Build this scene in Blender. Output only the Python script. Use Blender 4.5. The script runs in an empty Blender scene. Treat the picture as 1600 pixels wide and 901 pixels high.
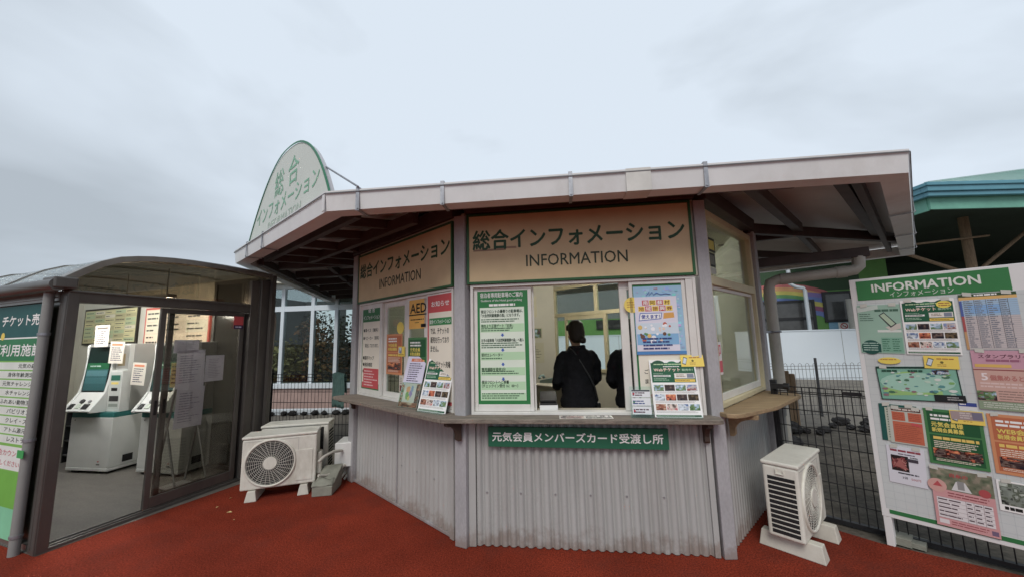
import bpy, math, random
from mathutils import Matrix, Vector
R = math.radians
SC = bpy.context.scene
COL = SC.collection

# ------------------------------------------------------------------ camera
cam = bpy.data.cameras.new('camera'); cam.sensor_width = 36.0; cam.sensor_fit = 'HORIZONTAL'; cam.lens = 13.181
cam.clip_start = 0.05; cam.clip_end = 3000
cam_ob = bpy.data.objects.new('camera', cam); COL.objects.link(cam_ob)
cam_ob.matrix_world = Matrix.Translation((0, 0, 1.6)) @ Matrix.Rotation(R(90 + 7.513), 4, 'X') @ Matrix.Rotation(R(-1.4034), 4, 'Z')
SC.camera = cam_ob

# ------------------------------------------------------------------ sky, sun, exposure
SUN_EL, SUN_AZ = 47.0, 194.0        # degrees; azimuth clockwise from +Y
W = bpy.data.worlds.new('World'); SC.world = W; W.use_nodes = True
nt = W.node_tree; nt.nodes.clear()
def wn(t, **k):
    n = nt.nodes.new(t)
    for a, b in k.items(): setattr(n, a, b)
    return n
sky = wn('ShaderNodeTexSky', sky_type='NISHITA', sun_disc=False)
sky.sun_elevation = R(SUN_EL); sky.sun_rotation = R(SUN_AZ)
tc = wn('ShaderNodeTexCoord'); mp = wn('ShaderNodeMapping'); mp.inputs['Scale'].default_value = (1.0, 1.0, 2.6)
mp.inputs['Rotation'].default_value = (0, 0, 0.6)
nz = wn('ShaderNodeTexNoise'); nz.inputs['Scale'].default_value = 1.25; nz.inputs['Detail'].default_value = 5; nz.inputs['Roughness'].default_value = 0.5
nz.inputs['Distortion'].default_value = 0.35
cr = wn('ShaderNodeValToRGB')
cr.color_ramp.elements[0].position = 0.38; cr.color_ramp.elements[0].color = (4.7, 5.25, 5.8, 1)
cr.color_ramp.elements[1].position = 0.66; cr.color_ramp.elements[1].color = (7.6, 8.45, 9.4, 1)
mix = wn('ShaderNodeMix', data_type='RGBA'); mix.inputs['Factor'].default_value = 0.93
bg = wn('ShaderNodeBackground'); bg.inputs['Strength'].default_value = 0.092
out = wn('ShaderNodeOutputWorld')
L = nt.links.new
L(tc.outputs['Generated'], mp.inputs['Vector']); L(mp.outputs['Vector'], nz.inputs['Vector']); 
vd = wn('ShaderNodeVectorMath', operation='DOT_PRODUCT'); vd.inputs[1].default_value = Vector((0.02, 0.86, 0.5)).normalized()
gl_ = wn('ShaderNodeMapRange', interpolation_type='SMOOTHSTEP'); gl_.inputs['From Min'].default_value = 0.45; gl_.inputs['From Max'].default_value = 1.0; gl_.inputs['To Min'].default_value = -0.10; gl_.inputs['To Max'].default_value = 0.2
ad = wn('ShaderNodeMath', operation='ADD')
L(tc.outputs['Generated'], vd.inputs[0]); L(vd.outputs['Value'], gl_.inputs['Value']); L(nz.outputs['Fac'], ad.inputs[0]); L(gl_.outputs['Result'], ad.inputs[1]); L(ad.outputs['Value'], cr.inputs['Fac'])
L(sky.outputs['Color'], mix.inputs['A']); L(cr.outputs['Color'], mix.inputs['B']); L(mix.outputs['Result'], bg.inputs['Color'])
L(bg.outputs['Background'], out.inputs['Surface'])
sun = bpy.data.lights.new('sun', 'SUN'); sun.energy = 1.5; sun.angle = R(28); sun.color = (1, 0.96, 0.9)
sun_ob = bpy.data.objects.new('sun', sun); COL.objects.link(sun_ob)
sun_ob.rotation_euler = (R(90 - SUN_EL), 0, R(180 - SUN_AZ))
SC.view_settings.view_transform = 'Standard'; SC.view_settings.look = 'None'
SC.view_settings.exposure = 0.14; SC.view_settings.gamma = 1.0
SC.cycles.use_denoising = True
SC.cycles.max_bounces = 8; SC.cycles.transparent_max_bounces = 24
SC.cycles.caustics_reflective = False; SC.cycles.caustics_refractive = False

# ------------------------------------------------------------------ materials
def lin(c):
    return tuple(((x / 255.0) / 12.92 if x / 255.0 <= 0.04045 else ((x / 255.0 + 0.055) / 1.055) ** 2.4) for x in c)
MATS = {}
def pm(name, col, rough=0.6, var=0.12, scale=6.0, bump=0.0, bscale=60.0, metal=0.0, stretch=(1, 1, 1), dirt=0.0, dirtcol=(0.08, 0.06, 0.045), spec=0.5, fine=0.0, dscale=2.0, splash=0.0):
    """procedural Principled: base colour varied by noise, optional dirt and bump"""
    if name in MATS: return MATS[name]
    m = bpy.data.materials.new(name); m.use_nodes = True; MATS[name] = m
    t = m.node_tree; b = t.nodes['Principled BSDF']; l = t.links.new
    b.inputs['Roughness'].default_value = rough; b.inputs['Metallic'].default_value = metal
    b.inputs['Specular IOR Level'].default_value = spec
    co = t.nodes.new('ShaderNodeTexCoord'); ma = t.nodes.new('ShaderNodeMapping'); ma.inputs['Scale'].default_value = stretch
    l(co.outputs['Object'], ma.inputs['Vector'])
    n = t.nodes.new('ShaderNodeTexNoise'); n.inputs['Scale'].default_value = scale; n.inputs['Detail'].default_value = 6; n.inputs['Roughness'].default_value = 0.6
    l(ma.outputs['Vector'], n.inputs['Vector'])
    r = t.nodes.new('ShaderNodeValToRGB')
    r.color_ramp.elements[0].position = 0.3; r.color_ramp.elements[1].position = 0.7
    r.color_ramp.elements[0].color = tuple(max(0, c * (1 - var)) for c in col[:3]) + (1,)
    r.color_ramp.elements[1].color = tuple(min(1, c * (1 + var)) for c in col[:3]) + (1,)
    l(n.outputs['Fac'], r.inputs['Fac'])
    cur = r.outputs['Color']
    if fine > 0:
        n3 = t.nodes.new('ShaderNodeTexNoise'); n3.inputs['Scale'].default_value = bscale; n3.inputs['Detail'].default_value = 3
        l(ma.outputs['Vector'], n3.inputs['Vector'])
        mr = t.nodes.new('ShaderNodeMapRange'); mr.inputs['From Min'].default_value = 0.3; mr.inputs['From Max'].default_value = 0.7
        mr.inputs['To Min'].default_value = 1 - fine; mr.inputs['To Max'].default_value = 1 + fine
        l(n3.outputs['Fac'], mr.inputs['Value'])
        vm = t.nodes.new('ShaderNodeVectorMath'); vm.operation = 'SCALE'
        l(cur, vm.inputs[0]); l(mr.outputs['Result'], vm.inputs['Scale']); cur = vm.outputs['Vector']
    if dirt > 0:
        n2 = t.nodes.new('ShaderNodeTexNoise'); n2.inputs['Scale'].default_value = dscale; n2.inputs['Detail'].default_value = 9; n2.inputs['Roughness'].default_value = 0.7
        l(ma.outputs['Vector'], n2.inputs['Vector'])
        r2 = t.nodes.new('ShaderNodeValToRGB'); r2.color_ramp.elements[0].position = 0.48; r2.color_ramp.elements[1].position = 0.75
        r2.color_ramp.elements[0].color = (0, 0, 0, 1); r2.color_ramp.elements[1].color = (dirt, dirt, dirt, 1)
        l(n2.outputs['Fac'], r2.inputs['Fac'])
        mx = t.nodes.new('ShaderNodeMix'); mx.data_type = 'RGBA'; mx.inputs['B'].default_value = tuple(dirtcol) + (1,)
        l(r2.outputs['Color'], mx.inputs['Factor']); l(cur, mx.inputs['A']); cur = mx.outputs['Result']
    if splash > 0:
        sp = t.nodes.new('ShaderNodeSeparateXYZ'); l(co.outputs['Object'], sp.inputs['Vector'])
        ns = t.nodes.new('ShaderNodeTexNoise'); ns.inputs['Scale'].default_value = 7; ns.inputs['Detail'].default_value = 8; ns.inputs['Roughness'].default_value = 0.75
        l(co.outputs['Object'], ns.inputs['Vector'])
        h = t.nodes.new('ShaderNodeMapRange'); h.inputs['From Min'].default_value = 0.0; h.inputs['From Max'].default_value = 0.26; h.inputs['To Min'].default_value = 0.34; h.inputs['To Max'].default_value = -0.1
        l(sp.outputs['Z'], h.inputs['Value'])
        a2 = t.nodes.new('ShaderNodeMath'); a2.operation = 'ADD'; l(h.outputs['Result'], a2.inputs[0]); l(ns.outputs['Fac'], a2.inputs[1])
        st = t.nodes.new('ShaderNodeMapRange'); st.interpolation_type = 'SMOOTHSTEP'; st.inputs['From Min'].default_value = 0.55; st.inputs['From Max'].default_value = 0.85; st.inputs['To Max'].default_value = splash
        l(a2.outputs['Value'], st.inputs['Value'])
        mz = t.nodes.new('ShaderNodeMix'); mz.data_type = 'RGBA'; mz.inputs['B'].default_value = (0.19, 0.12, 0.085, 1)
        l(st.outputs['Result'], mz.inputs['Factor']); l(cur, mz.inputs['A']); cur = mz.outputs['Result']
    l(cur, b.inputs['Base Color'])
    if bump > 0:
        nb = t.nodes.new('ShaderNodeTexNoise'); nb.inputs['Scale'].default_value = bscale; nb.inputs['Detail'].default_value = 4
        l(ma.outputs['Vector'], nb.inputs['Vector'])
        bp = t.nodes.new('ShaderNodeBump'); bp.inputs['Strength'].default_value = bump; bp.inputs['Distance'].default_value = 0.01
        l(nb.outputs['Fac'], bp.inputs['Height']); l(bp.outputs['Normal'], b.inputs['Normal'])
    return m

def print_mat(name, rough=0.5, spec=0.4, fade=0.05):
    """printed sheet: ink colours come from the face colours, paper slightly uneven"""
    m = bpy.data.materials.new(name); m.use_nodes = True; MATS[name] = m
    t = m.node_tree; b = t.nodes['Principled BSDF']; l = t.links.new
    b.inputs['Roughness'].default_value = rough; b.inputs['Specular IOR Level'].default_value = spec
    a = t.nodes.new('ShaderNodeAttribute'); a.attribute_name = 'Col'
    co = t.nodes.new('ShaderNodeTexCoord'); n = t.nodes.new('ShaderNodeTexNoise'); n.inputs['Scale'].default_value = 5; n.inputs['Detail'].default_value = 7
    l(co.outputs['Object'], n.inputs['Vector'])
    mr = t.nodes.new('ShaderNodeMapRange'); mr.inputs['From Min'].default_value = 0.3; mr.inputs['From Max'].default_value = 0.7
    mr.inputs['To Min'].default_value = 1 - fade; mr.inputs['To Max'].default_value = 1 + fade * 0.4
    l(n.outputs['Fac'], mr.inputs['Value'])
    vm = t.nodes.new('ShaderNodeVectorMath'); vm.operation = 'SCALE'
    hs = t.nodes.new('ShaderNodeHueSaturation'); hs.inputs['Saturation'].default_value = 0.86
    l(a.outputs['Color'], hs.inputs['Color']); l(hs.outputs['Color'], vm.inputs[0]); l(mr.outputs['Result'], vm.inputs['Scale']); l(vm.outputs['Vector'], b.inputs['Base Color'])
    nb = t.nodes.new('ShaderNodeTexNoise'); nb.inputs['Scale'].default_value = 9; nb.inputs['Detail'].default_value = 2
    l(co.outputs['Object'], nb.inputs['Vector'])
    bp = t.nodes.new('ShaderNodeBump'); bp.inputs['Strength'].default_value = 0.08; bp.inputs['Distance'].default_value = 0.02
    l(nb.outputs['Fac'], bp.inputs['Height']); l(bp.outputs['Normal'], b.inputs['Normal'])
    return m

def glass_mat(name, tint=(0.9, 0.95, 0.93), ior=1.5, rough=0.01):
    m = bpy.data.materials.new(name); m.use_nodes = True; MATS[name] = m
    t = m.node_tree; t.nodes.clear(); l = t.links.new
    o = t.nodes.new('ShaderNodeOutputMaterial'); tr = t.nodes.new('ShaderNodeBsdfTransparent'); tr.inputs['Color'].default_value = tuple(tint) + (1,)
    g = t.nodes.new('ShaderNodeBsdfGlossy'); g.inputs['Roughness'].default_value = rough
    f = t.nodes.new('ShaderNodeFresnel'); ge = t.nodes.new('ShaderNodeNewGeometry'); mr = t.nodes.new('ShaderNodeMapRange'); mr.inputs['To Min'].default_value = ior; mr.inputs['To Max'].default_value = 1 / ior
    l(ge.outputs['Backfacing'], mr.inputs['Value']); l(mr.outputs['Result'], f.inputs['IOR'])
    co = t.nodes.new('ShaderNodeTexCoord'); n = t.nodes.new('ShaderNodeTexNoise'); n.inputs['Scale'].default_value = 1.3
    bp = t.nodes.new('ShaderNodeBump'); bp.inputs['Strength'].default_value = 0.05; bp.inputs['Distance'].default_value = 0.02
    l(co.outputs['Object'], n.inputs['Vector']); l(n.outputs['Fac'], bp.inputs['Height']); l(bp.outputs['Normal'], g.inputs['Normal'])
    mx = t.nodes.new('ShaderNodeMixShader'); l(f.outputs['Fac'], mx.inputs['Fac']); l(tr.outputs['BSDF'], mx.inputs[1]); l(g.outputs['BSDF'], mx.inputs[2])
    l(mx.outputs['Shader'], o.inputs['Surface'])
    return m

def transl_mat(name, col, fac=0.5, clear=0.35):
    m = bpy.data.materials.new(name); m.use_nodes = True; MATS[name] = m
    t = m.node_tree; b = t.nodes['Principled BSDF']; l = t.links.new
    co = t.nodes.new('ShaderNodeTexCoord'); n = t.nodes.new('ShaderNodeTexNoise'); n.inputs['Scale'].default_value = 3; n.inputs['Detail'].default_value = 6
    r = t.nodes.new('ShaderNodeValToRGB'); r.color_ramp.elements[0].color = tuple(c * 0.9 for c in col) + (1,); r.color_ramp.elements[1].color = tuple(min(1, c * 1.05) for c in col) + (1,)
    l(co.outputs['Object'], n.inputs['Vector']); l(n.outputs['Fac'], r.inputs['Fac']); l(r.outputs['Color'], b.inputs['Base Color'])
    b.inputs['Roughness'].default_value = 0.25
    tl = t.nodes.new('ShaderNodeBsdfTranslucent'); l(r.outputs['Color'], tl.inputs['Color'])
    mx = t.nodes.new('ShaderNodeMixShader'); mx.inputs['Fac'].default_value = fac
    o = t.nodes['Material Output']; l(b.outputs['BSDF'], mx.inputs[1]); l(tl.outputs['BSDF'], mx.inputs[2]); tr = t.nodes.new('ShaderNodeBsdfTransparent'); tr.inputs['Color'].default_value = (0.9, 0.93, 0.95, 1); m2 = t.nodes.new('ShaderNodeMixShader'); m2.inputs['Fac'].default_value = clear
    l(mx.outputs['Shader'], m2.inputs[1]); l(tr.outputs['BSDF'], m2.inputs[2]); l(m2.outputs['Shader'], o.inputs['Surface'])
    return m

def emit_mat(name, col, strength):
    m = bpy.data.materials.new(name); m.use_nodes = True; MATS[name] = m
    b = m.node_tree.nodes['Principled BSDF']; b.inputs['Base Color'].default_value = tuple(col) + (1,)
    b.inputs['Emission Color'].default_value = tuple(col) + (1,); b.inputs['Emission Strength'].default_value = strength
    return m

M_RED = pm('red_rubber_paving', (0.205, 0.03, 0.0145), rough=0.92, var=0.32, scale=1.0, bump=0.7, bscale=95, dirt=0.7, dirtcol=(0.11, 0.03, 0.022), fine=0.55, spec=0.12, dscale=1.5)
M_EARTH = pm('earth_and_concrete', (0.2, 0.18, 0.155), rough=0.95, var=0.3, scale=2.0, bump=0.5, bscale=30, dirt=0.6, dirtcol=(0.1, 0.1, 0.07), fine=0.2)
M_CONC = pm('indoor_concrete', (0.13, 0.12, 0.105), rough=0.8, var=0.22, scale=2.5, bump=0.15, bscale=50, dirt=0.5, dirtcol=(0.1, 0.09, 0.07), fine=0.12, stretch=(0.6, 1.6, 1))
M_CLAD = pm('grey_painted_corrugated_steel', (0.44, 0.442, 0.432), rough=0.42, var=0.07, scale=5, bump=0.06, bscale=25, dirt=0.2, dirtcol=(0.22, 0.17, 0.14), stretch=(3, 3, 0.35), spec=0.5, splash=0.55)
M_POST = pm('grey_painted_steel_post', (0.40, 0.395, 0.41), rough=0.45, var=0.1, scale=9, bump=0.08, bscale=90, dirt=0.35, dirtcol=(0.2, 0.16, 0.13), stretch=(1, 1, 0.4), fine=0.08, splash=0.5)
M_GUT = pm('white_plastic_gutter', (0.76, 0.77, 0.77), rough=0.4, var=0.05, scale=5, dirt=0.35, dirtcol=(0.42, 0.38, 0.33), stretch=(1, 1, 0.7))
M_GALV = pm('galvanised_steel', (0.36, 0.37, 0.4), rough=0.45, var=0.2, scale=30, metal=0.7)
M_BROWN = pm('dark_brown_painted_steel', (0.055, 0.038, 0.034), rough=0.6, var=0.25, scale=6, bump=0.1, bscale=60)
M_SOFF = pm('roof_sheet_underside', (0.56, 0.51, 0.49), rough=0.55, var=0.1, scale=4, bump=0.1, bscale=40, dirt=0.4, dirtcol=(0.14, 0.11, 0.1))
M_WOODG = pm('weathered_grey_wood', (0.235, 0.2, 0.165), rough=0.8, var=0.38, scale=7, bump=0.5, bscale=45, stretch=(0.7, 9, 9), dirt=0.5, dirtcol=(0.11, 0.095, 0.075), fine=0.2)
M_WOODT = pm('tan_wood', (0.33, 0.235, 0.135), rough=0.65, var=0.25, scale=5, bump=0.25, bscale=50, stretch=(0.8, 8, 8), dirt=0.3, dirtcol=(0.18, 0.12, 0.07))
M_BRKT = pm('dark_brown_wood', (0.062, 0.038, 0.027), rough=0.65, var=0.25, scale=12, bump=0.2, bscale=70)
M_ALU = pm('white_window_frame', (0.76, 0.745, 0.71), rough=0.4, var=0.06, scale=6, dirt=0.3, dirtcol=(0.4, 0.34, 0.28))
M_CREAM = pm('cream_interior_wall', (0.66, 0.63, 0.53), rough=0.7, var=0.06, scale=4, dirt=0.2, dirtcol=(0.4, 0.36, 0.25))
M_YWOOD = pm('cream_window_frame', (0.62, 0.55, 0.36), rough=0.5, var=0.08, scale=5)
M_BRONZE = pm('bronze_aluminium', (0.135, 0.127, 0.118), rough=0.33, var=0.15, scale=6, metal=0.45, dirt=0.3, dirtcol=(0.13, 0.11, 0.1), stretch=(1, 1, 0.4))
M_BRONZEL = pm('light_bronze_aluminium', (0.26, 0.245, 0.225), rough=0.3, var=0.12, scale=6, metal=0.5)
M_BRPAN = pm('brushed_bronze_panel', (0.42, 0.375, 0.31), rough=0.14, var=0.1, scale=1.5, metal=0.85, bump=0.06, bscale=3)
M_PIPE = pm('beige_plastic_pipe', (0.54, 0.52, 0.46), rough=0.45, var=0.1, scale=8, dirt=0.35, dirtcol=(0.2, 0.18, 0.14))
M_PIPEG = pm('grey_plastic_pipe', (0.27, 0.275, 0.265), rough=0.45, var=0.08, scale=8, dirt=0.3, dirtcol=(0.16, 0.15, 0.14))
M_PIPEB = pm('brown_plastic_pipe', (0.19, 0.17, 0.15), rough=0.5, var=0.12, scale=8)
M_AC = pm('ivory_painted_metal', (0.75, 0.735, 0.66), rough=0.45, var=0.07, scale=5, bump=0.03, dirt=0.6, dirtcol=(0.34, 0.3, 0.23), stretch=(1, 1, 0.5), dscale=3.5)
M_ACB = pm('ivory_plastic_base', (0.62, 0.6, 0.53), rough=0.55, var=0.1, scale=7, dirt=0.5, dirtcol=(0.25, 0.19, 0.14))
M_DARK = pm('black_recess', (0.012, 0.012, 0.013), rough=0.7, var=0.3, scale=30)
M_BLK = pm('black_coated_steel', (0.018, 0.018, 0.02), rough=0.45, var=0.2, scale=20)
M_WHITE = pm('white_paint', (0.78, 0.78, 0.78), rough=0.5, var=0.04, scale=4, dirt=0.2, dirtcol=(0.5, 0.48, 0.44))
M_HOARD = pm('white_hoarding_steel', (0.76, 0.83, 0.89), rough=0.4, var=0.03, scale=1.0, dirt=0.15, dirtcol=(0.6, 0.6, 0.6))
M_KGREY = pm('grey_machine_steel', (0.4, 0.4, 0.38), rough=0.45, var=0.05, scale=5)
M_KWHITE = pm('white_machine_steel', (0.7, 0.71, 0.68), rough=0.4, var=0.04, scale=5, dirt=0.2, dirtcol=(0.45, 0.43, 0.38))
M_PINK = pm('pink_render', (0.46, 0.33, 0.3), rough=0.85, var=0.12, scale=5, bump=0.2, dirt=0.4, dirtcol=(0.25, 0.18, 0.16))
M_TURQ = pm('turquoise_roof_steel', (0.36, 0.52, 0.48), rough=0.4, var=0.08, scale=1.5, dirt=0.3, dirtcol=(0.3, 0.4, 0.38))
M_TBLUE = pm('blue_gutter_steel', (0.13, 0.34, 0.43), rough=0.4, var=0.1, scale=2)
M_MINT = pm('mint_fascia_board', (0.19, 0.46, 0.36), rough=0.6, var=0.12, scale=2.5, dirt=0.3, dirtcol=(0.12, 0.3, 0.25))
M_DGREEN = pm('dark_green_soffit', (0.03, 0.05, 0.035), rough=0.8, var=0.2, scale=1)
M_COLC = pm('concrete_column', (0.46, 0.44, 0.4), rough=0.8, var=0.12, scale=6, dirt=0.4, dirtcol=(0.25, 0.23, 0.2))
M_ROCK = pm('black_lava_rock', (0.03, 0.028, 0.028), rough=0.9, var=0.5, scale=12, bump=0.8, bscale=30)
M_BLOCK = pm('mossy_concrete', (0.27, 0.27, 0.225), rough=0.9, var=0.2, scale=6, bump=0.4, bscale=50, dirt=0.6, dirtcol=(0.12, 0.11, 0.08))
M_TOWEL = pm('green_towel_cloth', (0.18, 0.31, 0.28), rough=0.95, var=0.15, scale=14, bump=0.4, bscale=180)
M_JACKET = pm('black_suit_cloth', (0.02, 0.02, 0.024), rough=0.9, var=0.2, scale=20, bump=0.2, bscale=120, spec=0.2)
M_HAIR = pm('dark_brown_hair', (0.02, 0.013, 0.01), rough=0.55, var=0.3, scale=30, stretch=(6, 6, 1), bump=0.4, bscale=60)
M_SKIN = pm('skin', (0.52, 0.32, 0.22), rough=0.55, var=0.05, scale=20)
M_DESK = pm('beige_desk_laminate', (0.5, 0.46, 0.38), rough=0.5, var=0.05)
M_TEAL = pm('teal_plastic', (0.03, 0.16, 0.15), rough=0.4, var=0.05)
M_SCREEN = pm('screen_glass', (0.02, 0.03, 0.032), rough=0.08, var=0.05)
M_PHONE = pm('grey_green_phone_plastic', (0.22, 0.3, 0.29), rough=0.5, var=0.05)
M_STEELW = pm('white_powder_steel', (0.72, 0.72, 0.7), rough=0.4, var=0.05, dirt=0.25, dirtcol=(0.4, 0.38, 0.34))
M_ALUM = pm('plain_aluminium', (0.5, 0.5, 0.5), rough=0.35, var=0.08, metal=0.7)
M_STAKE = pm('timber_stake', (0.26, 0.18, 0.115), rough=0.85, var=0.3, scale=6, stretch=(8, 8, 1), bump=0.3)
M_PRINT = print_mat('printed_paper', 0.42, 0.35)
M_PRINTM = print_mat('painted_sign_panel', 0.55, 0.35, 0.09)
M_GLASS = glass_mat('window_glass', (0.9, 0.95, 0.93), 1.62)
M_GLASSD = glass_mat('tinted_door_glass', (0.84, 0.83, 0.8), 1.5)
M_GLASSG = glass_mat('gable_glass', (0.4, 0.355, 0.29), 1.7)
M_GLASSC = glass_mat('conservatory_glass', (0.75, 0.8, 0.78), 1.45)
M_ACRYL = glass_mat('clear_acrylic', (0.9, 0.96, 0.94), 1.35)
M_POLY = transl_mat('polycarbonate_roof', (0.5, 0.54, 0.56), 0.5, 0.6)
M_PAPER = transl_mat('taped_thin_paper', (0.78, 0.78, 0.86), 0.55, 0.0)
M_TUBE = emit_mat('fluorescent_tube', (1, 0.97, 0.88), 130.0)
M_TUBEW = emit_mat('cool_fluorescent_tube', (1, 0.98, 0.94), 150.0)
M_LEAF = print_mat('leaf_mix', 0.6, 0.3, 0.2)

# ------------------------------------------------------------------ mesh builder
_TXT = {}
def glyphs(s):
    """flat mesh of a line of lettering (curve text turned into triangles), cached"""
    if s not in _TXT:
        c = bpy.data.curves.new('lettering', 'FONT'); c.body = s; c.resolution_u = 2
        o = bpy.data.objects.new('lettering', c); COL.objects.link(o)
        dg = bpy.context.evaluated_depsgraph_get(); dg.update()
        me = bpy.data.meshes.new_from_object(o.evaluated_get(dg))
        vs = [(v.co.x, v.co.y) for v in me.vertices]; fs = [tuple(p.vertices) for p in me.polygons]
        bpy.data.objects.remove(o); bpy.data.curves.remove(c); bpy.data.meshes.remove(me)
        _TXT[s] = (vs, fs)
    return _TXT[s]

class MB:
    def __init__(s, M=None): s.v = []; s.f = []; s.c = []; s.M = M or Matrix.Identity(4); s.sm = []
    def add(s, vs, fs, col=None, smooth=False):
        k = len(s.v); s.v += [s.M @ Vector(v) for v in vs]
        for f in fs: s.f.append(tuple(i + k for i in f)); s.c.append(col); s.sm.append(smooth)
        return s
    def box(s, x0, x1, y0, y1, z0, z1, col=None):
        vs = [(x, y, z) for z in (z0, z1) for y in (y0, y1) for x in (x0, x1)]
        return s.add(vs, [(0, 2, 3, 1), (4, 5, 7, 6), (0, 1, 5, 4), (1, 3, 7, 5), (3, 2, 6, 7), (2, 0, 4, 6)], col)
    def bar(s, p, q, w, h, col=None, up=(0, 0, 1)):
        """rectangular bar from p to q, width w across, height h along up"""
        p = Vector(p); q = Vector(q); d = (q - p).normalized(); u = Vector(up)
        if abs(d.dot(u)) > 0.98: u = Vector((0, 1, 0))
        sd = d.cross(u).normalized(); u = sd.cross(d).normalized()
        vs = [a + sd * (sx * w / 2) + u * (sz * h / 2) for a in (p, q) for sx, sz in ((-1, -1), (1, -1), (1, 1), (-1, 1))]
        return s.add(vs, [(0, 3, 2, 1), (4, 5, 6, 7), (0, 1, 5, 4), (1, 2, 6, 5), (2, 3, 7, 6), (3, 0, 4, 7)], col)
    def tube(s, pts, r, n=10, col=None, cap=True, closed=False):
        pts = [Vector(p) for p in pts]; rs = r if isinstance(r, (list, tuple)) else [r] * len(pts)
        rings = []; prev = None
        for i, p in enumerate(pts):
            a = pts[i - 1] if i or closed else p; b = pts[(i + 1) % len(pts)] if i < len(pts) - 1 or closed else p
            d = (b - a).normalized()
            if prev is None:
                u = d.cross(Vector((0, 0, 1)));
                if u.length < 0.05: u = d.cross(Vector((0, 1, 0)))
                u.normalize()
            else:
                u = prev - d * prev.dot(d)
                u.normalize()
            prev = u; w = d.cross(u)
            rings.append([p + (u * math.cos(2 * math.pi * k / n) + w * math.sin(2 * math.pi * k / n)) * rs[i] for k in range(n)])
        vs = [v for g in rings for v in g]; fs = []
        m = len(pts)
        for i in range(m if closed else m - 1):
            j = (i + 1) % m
            for k in range(n): fs.append((i * n + k, i * n + (k + 1) % n, j * n + (k + 1) % n, j * n + k))
        s.add(vs, fs, col, n > 5)
        if cap and not closed:
            s.add(rings[0], [tuple(range(n))[::-1]], col); s.add(rings[-1], [tuple(range(n))], col)
        return s
    def prism(s, poly, y0, y1, col=None, smooth=False):
        """polygon in (x, z) extruded along y"""
        n = len(poly); vs = [(x, y0, z) for x, z in poly] + [(x, y1, z) for x, z in poly]
        s.add(vs, [tuple(range(n)), tuple(range(2 * n - 1, n - 1, -1))], col)
        return s.add(vs, [(i, i + n, (i + 1) % n + n, (i + 1) % n) for i in range(n)], col, smooth)
    def slab(s, poly, z0, z1, col=None):
        """polygon in (x, y) extruded along z"""
        n = len(poly); vs = [(x, y, z0) for x, y in poly] + [(x, y, z1) for x, y in poly]
        return s.add(vs, [tuple(range(n - 1, -1, -1)), tuple(range(n, 2 * n))] + [(i, (i + 1) % n, (i + 1) % n + n, i + n) for i in range(n)], col)
    def rect(s, x0, z0, x1, z1, y, col=None):
        return s.add([(x0, y, z0), (x1, y, z0), (x1, y, z1), (x0, y, z1)], [(0, 1, 2, 3)], col)
    def poly(s, pts, y, col=None):
        return s.add([(x, y, z) for x, z in pts], [tuple(range(len(pts)))], col)
    def text(s, t, x0, z0, x1=None, z1=None, y=0.0, col=None, bold=0.0, h=None, cx=None, shear=0.0):
        """lettering fitted in the box x0..x1, z0..z1 (or height h, centred on cx)"""
        gv, gf = glyphs(t)
        if not gf: return s
        ax = min(v[0] for v in gv); bx = max(v[0] for v in gv); ay = min(v[1] for v in gv); by = max(v[1] for v in gv)
        sz = ((z1 - z0) if z1 is not None else h) / max(by - ay, 1e-6)
        sx = (x1 - x0) / (bx - ax) if x1 is not None else sz
        if cx is not None: x0 = cx - sx * (bx - ax) / 2
        k = 0
        offs = [(0, 0)] if bold <= 0 else [(-bold, 0), (bold, 0), (0, -bold), (0, bold), (0, 0)]
        for dx, dz in offs:
            s.add([(x0 + (v[0] - ax) * sx + dx * sz + shear * (v[1] - ay) * sz, y - k * 0.00012, z0 + (v[1] - ay) * sz + dz * sz) for v in gv], gf, col); k += 1
        return s
    def build(s, name, mat, parent=None, mw=None, bevel=0.0, seg=2, smooth=False):
        me = bpy.data.meshes.new(name); me.from_pydata([tuple(v) for v in s.v], [], s.f)
        mats = mat if isinstance(mat, (list, tuple)) else [mat]
        for m in mats: me.materials.append(m)
        me.polygons.foreach_set('use_smooth', [bool(smooth or x) for x in s.sm])
        if any(c is not None for c in s.c):
            at = me.color_attributes.new('Col', 'FLOAT_COLOR', 'CORNER'); data = []
            for p, c in zip(me.polygons, s.c):
                c = tuple(c or (0.8, 0.8, 0.8))[:3]
                for _ in range(p.loop_total): data += [c[0], c[1], c[2], 1.0]
            at.data.foreach_set('color', data)
        me.update()
        o = bpy.data.objects.new(name, me); COL.objects.link(o)
        place(o, parent, mw)
        if bevel:
            b = o.modifiers.new('edge_rounding', 'BEVEL'); b.width = bevel; b.segments = seg; b.limit_method = 'ANGLE'; b.angle_limit = R(40)
        return o
WM = {}
def place(o, parent=None, mw=None):
    pw = WM[parent.name] if parent else Matrix.Identity(4)
    mw = mw.copy() if mw is not None else pw.copy()
    if parent: o.parent = parent
    o.matrix_basis = pw.inverted() @ mw; WM[o.name] = mw
def tag(o, label=None, cat=None, group=None, kind=None):
    if label: o['label'] = label
    if cat: o['category'] = cat
    if group: o['group'] = group
    if kind: o['kind'] = kind
    return o
def thing(name, label, cat, mw=None, group=None):
    o = bpy.data.objects.new(name, None); COL.objects.link(o); o.empty_display_size = 0.2
    place(o, None, mw if mw is not None else Matrix.Identity(4)); return tag(o, label, cat, group)
def FR(x, y, deg, z=0.0): return Matrix.Translation((x, y, z)) @ Matrix.Rotation(R(deg), 4, 'Z')
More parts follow.
